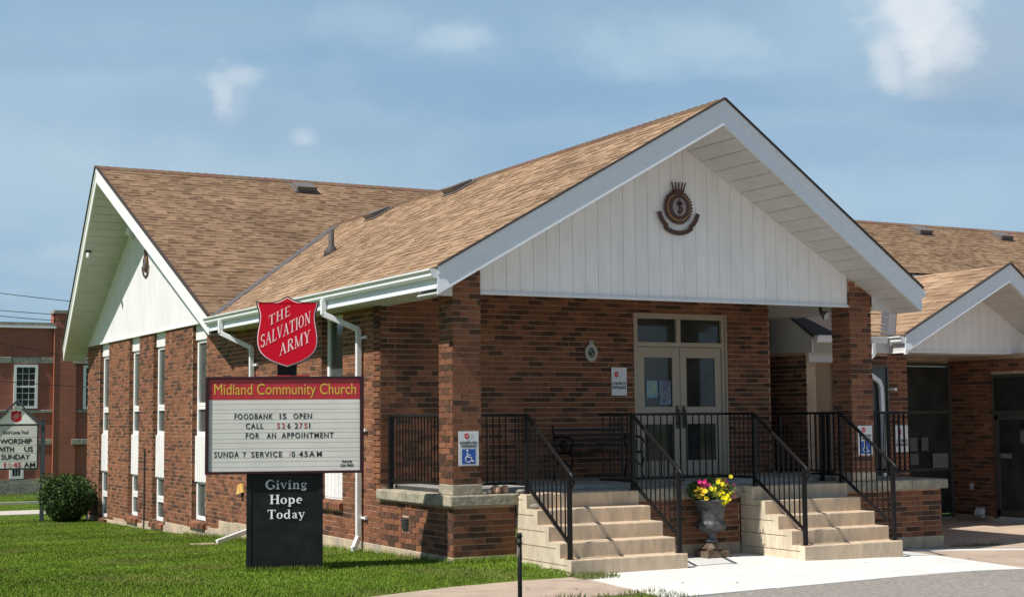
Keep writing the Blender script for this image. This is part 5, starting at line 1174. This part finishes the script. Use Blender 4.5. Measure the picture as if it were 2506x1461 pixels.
def sash(x0, x1, z0, z1, split=True):
    f_ = MB(); wd = .10; f_.box(x0, x0+wd, Y-.06, Y+.05, z0, z1); f_.box(x1-wd, x1, Y-.06, Y+.05, z0, z1); f_.box(x0+wd, x1-wd, Y-.06, Y+.05, z1-wd, z1); f_.box(x0+wd, x1-wd, Y-.06, Y+.05, z0, z0+wd)
    zm = (z0+z1)/2
    if split: f_.box(x0+wd, x1-wd, Y-.04, Y+.04, zm-.035, zm+.035)
    o = obj('window', f_, m_trim, sch)
    q = MB(); h = (x1-x0-2*wd)/3
    for i in (1, 2): q.box(x0+wd+h*i-.012, x0+wd+h*i+.012, Y-.02, Y+.02, z0+wd, z1-wd)
    for zz in ([zm+(z1-wd-zm)*i/3 for i in (1, 2)]+[z0+wd+(zm-z0-wd)*i/3 for i in (1, 2)] if split else [z0+wd+(z1-z0-2*wd)*.5]): q.box(x0+wd, x1-wd, Y-.022, Y+.022, zz-.012, zz+.012)
    obj('glazing_bars', q, m_greyl, o); g = MB(); g.box(x0+wd, x1-wd, Y-.01, Y-.004, z0+wd, z1-wd); obj('pane', g, m_glass, o)
for x in (1.95, -1.0, -4.2): sash(x, x+.9, 2.45, 4.15); sash(x-.1, x+.42 if x > 0 else x+.9, -.25, .85, False)
sash(4.60, 5.5, 2.42, 4.15)
b = MB(); b.tube([(3.45, Y-.12, 5.6), (3.45, Y-.12, -.3)], .03, 8); obj('drainpipe', b, mat('rust_pipe', (.40, .13, .07), .7), sch)
# ------------------------------------------------------------------ utility wires
def wire(a, b, label, sag=.25):
    a = Vector(a); b = Vector(b); a2 = a-(b-a)*3; b2 = b+(b-a)*3; P = []
    for i in range(17): f_ = i/16; p = a2.lerp(b2, f_); p.z -= sag*4*f_*(1-f_)-sag; P.append(p)
    m_ = MB(); m_.tube(P, .013, 6); tag(obj('utility_wire', m_, m_wire), label, 'wire', 'utility wires crossing at the far left')
wire((.09, 35, 6.24), (2.34, 35, 6.04), 'highest utility wire, alone against the sky left of the church gable'); wire((.10, 35, 5.66), (1.87, 35, 5.57), 'upper of the two close utility wires just above the old brick building')
wire((.10, 35, 5.47), (1.87, 35, 5.36), 'lower of the two close utility wires just above the old brick building'); wire((.12, 35, 4.56), (2.13, 35, 4.18), 'utility wire sloping across the upper bricks of the old building'); wire((.14, 35, 3.29), (2.97, 35, 3.09), 'utility wire crossing in front of the old building at mid window height')

# ------------------------------------------------------------------ grass (uncountable blades)
import numpy as np
def grass(name, pts, hmin, hmax, seed, wide=.005, pal=None):
    rng = np.random.default_rng(seed); n = len(pts); P = np.array(pts); h = rng.uniform(hmin, hmax, n); a = rng.uniform(0, 2*np.pi, n); w = wide*rng.uniform(.7, 1.4, n)
    lean = rng.normal(0, .35, (n, 2))*h[:, None]; dx = np.cos(a)*w; dy = np.sin(a)*w
    V = np.zeros((n, 3, 3)); V[:, 0] = P-np.stack([dx, dy, np.full(n, .005)], 1); V[:, 1] = P+np.stack([dx, dy, np.full(n, -.005)], 1); V[:, 2] = P+np.stack([lean[:, 0], lean[:, 1], h], 1)
    me = bpy.data.meshes.new(name); me.vertices.add(3*n); me.vertices.foreach_set('co', V.reshape(-1)); me.loops.add(3*n); me.loops.foreach_set('vertex_index', np.arange(3*n)); me.polygons.add(n); me.polygons.foreach_set('loop_start', np.arange(0, 3*n, 3)); me.polygons.foreach_set('loop_total', np.full(n, 3)); me.update()
    at = me.color_attributes.new('Col', 'FLOAT_COLOR', 'CORNER'); base = np.array(pal or [(.125, .205, .015), (.158, .245, .022), (.088, .16, .013), (.195, .265, .04)]); c = base[rng.integers(0, len(base), n)]*rng.uniform(.75, 1.25, (n, 1))
    patch = (np.sin(P[:, 0]*1.7+P[:, 1]*.6)+np.sin(P[:, 1]*2.3-P[:, 0]*.9)+np.sin(P[:, 0]*.45+P[:, 1]*.35+1))*.09+1.0; patch = patch*(1+.10*np.sin(P[:, 0]*.9-P[:, 1]*3.1)); c *= patch[:, None]; dry = np.clip(np.sin(P[:, 0]*2.1+1.3*np.sin(P[:, 1]*1.1))*np.sin(P[:, 1]*1.6+P[:, 0]*.5)*1.6-.5, 0, .7)[:, None]; c = c*(1-dry)+np.array([.20, .22, .055])*dry; far = np.clip((rng.random(n) < .012), 0, 1)[:, None]; c = c*(1-far)+np.array([.34, .33, .16])*far
    C4 = np.concatenate([np.repeat(c, 3, 0), np.ones((3*n, 1))], 1); at.data.foreach_set('color', C4.reshape(-1)); me.materials.append(m_blade)
    o = link(name, me, kind='stuff'); return o
rng = np.random.default_rng(3); pts = []
def inview(x, y, z):
    d = Vector((x, y, z))-CAM; f_ = d.dot(fwd)
    if f_ < 1: return False
    u = d.dot(rt2)/f_*3644+1253; v = 730-d.dot(up2)/f_*3644; return -40 < u < 2546 and v < 1500
def fill(x0, x1, y0, y1, n, ok):
    c = 0
    X = rng.uniform(x0, x1, n); Y_ = rng.uniform(y0, y1, n)
    for x, y in zip(X, Y_):
        if ok(x, y):
            z = lz(x, y)
            if inview(x, y, z): pts.append((x, y, z))
okl = lambda x, y: y > swy(x)+.03+.06*math.sin(x*9)*math.sin(x*4.1) and (x < -.02 or (y < -.03 and x < .9+.12*math.sin(y*9)))
fill(-7, 1.1, -3.5, 3, 150000, okl); fill(-6.5, 0, 3, 9, 110000, okl); fill(-5.0, 0, 9, 22, 90000, okl); fill(-4.5, 3, 22, 42.5, 45000, lambda x, y: not (25.2 < y < 27.3 or 32.1 < y < 32.45) and (x < 0 or y > 22))
grass('grass', pts, .014, .034, 1, wide=.006)
pts = []
fill(.80, 1.5, -2.2, -1.25, 2600, lambda x, y: (x-1.0)**2+(y+1.62)**2 < .42**2*random.uniform(.1, 1) and y > -1.9)
fill(-1.2, .95, -4.0, -3.1, 3200, lambda x, y: y < -3.25-.1*math.sin(x*7) and random.random() < .35)
pts = [(x, y, 0.0) for x, y, z in pts]; 
for i in range(260): a = random.random(); pts.append((8.3+a*.8+random.gauss(0, .04), -.12-.25*a+random.gauss(0, .03), -.09))
grass('weeds', pts, .02, .07, 2, pal=[(.10, .13, .03), (.14, .15, .05), (.07, .10, .02)])
# tall tufts along the foundation
pts = []
for i in range(5200):
    k = random.random()
    if k < .55: y = random.uniform(-.1, 12); pts.append((-.03-abs(random.gauss(0, .05)), y, lz(-.1, y)-.01))
    elif k < .75: pts.append((random.uniform(-.05, .9), -.03-abs(random.gauss(0, .05)), .06))
    else:
        q = random.uniform(-1, 1); pts.append(tuple(FR @ Vector((q*.5, -.03-abs(random.gauss(0, .03)), .03))))
grass('grass_tufts', pts, .05, .12, 4)
# fallen leaf bits on pad and sidewalk
b = MB()
for x, y in ((3.45, -3.2), (1.55, -2.8), (2.9, -.75), (-.2, -2.3), (.25, -2.6), (4.9, -2.1), (2.1, -3.1), (6.9, -1.9), (1.75, -.86*1)):
    a = random.uniform(0, 6); s = random.uniform(.02, .035); z = pz(x)+.006 if y < -1.2 or x > 2.7 else .006
    if (x, y) == (1.75, -.86): z = .375
    b.face([(x+s*math.cos(a), y+s*math.sin(a), z), (x+s*.5*math.cos(a+1.7), y+s*.5*math.sin(a+1.7), z+.008), (x-s*math.cos(a), y-s*math.sin(a), z), (x+s*.5*math.cos(a-1.7), y+s*.5*math.sin(a-1.7), z+.004)])
obj('leaf_litter', b, m_pipe, kind='stuff')
# faded yellow stall line on the asphalt
b = MB(); b.face([(4.95, -5.4, -.004), (5.12, -5.4, -.006), (6.15, -3.75, -.042), (5.98, -3.75, -.038)]); obj('parking_line', b, mat('worn_yellow_paint', (.38, .31, .17), .9, noise=.4, nscale=12, color2=(.25, .22, .18)), kind='structure')
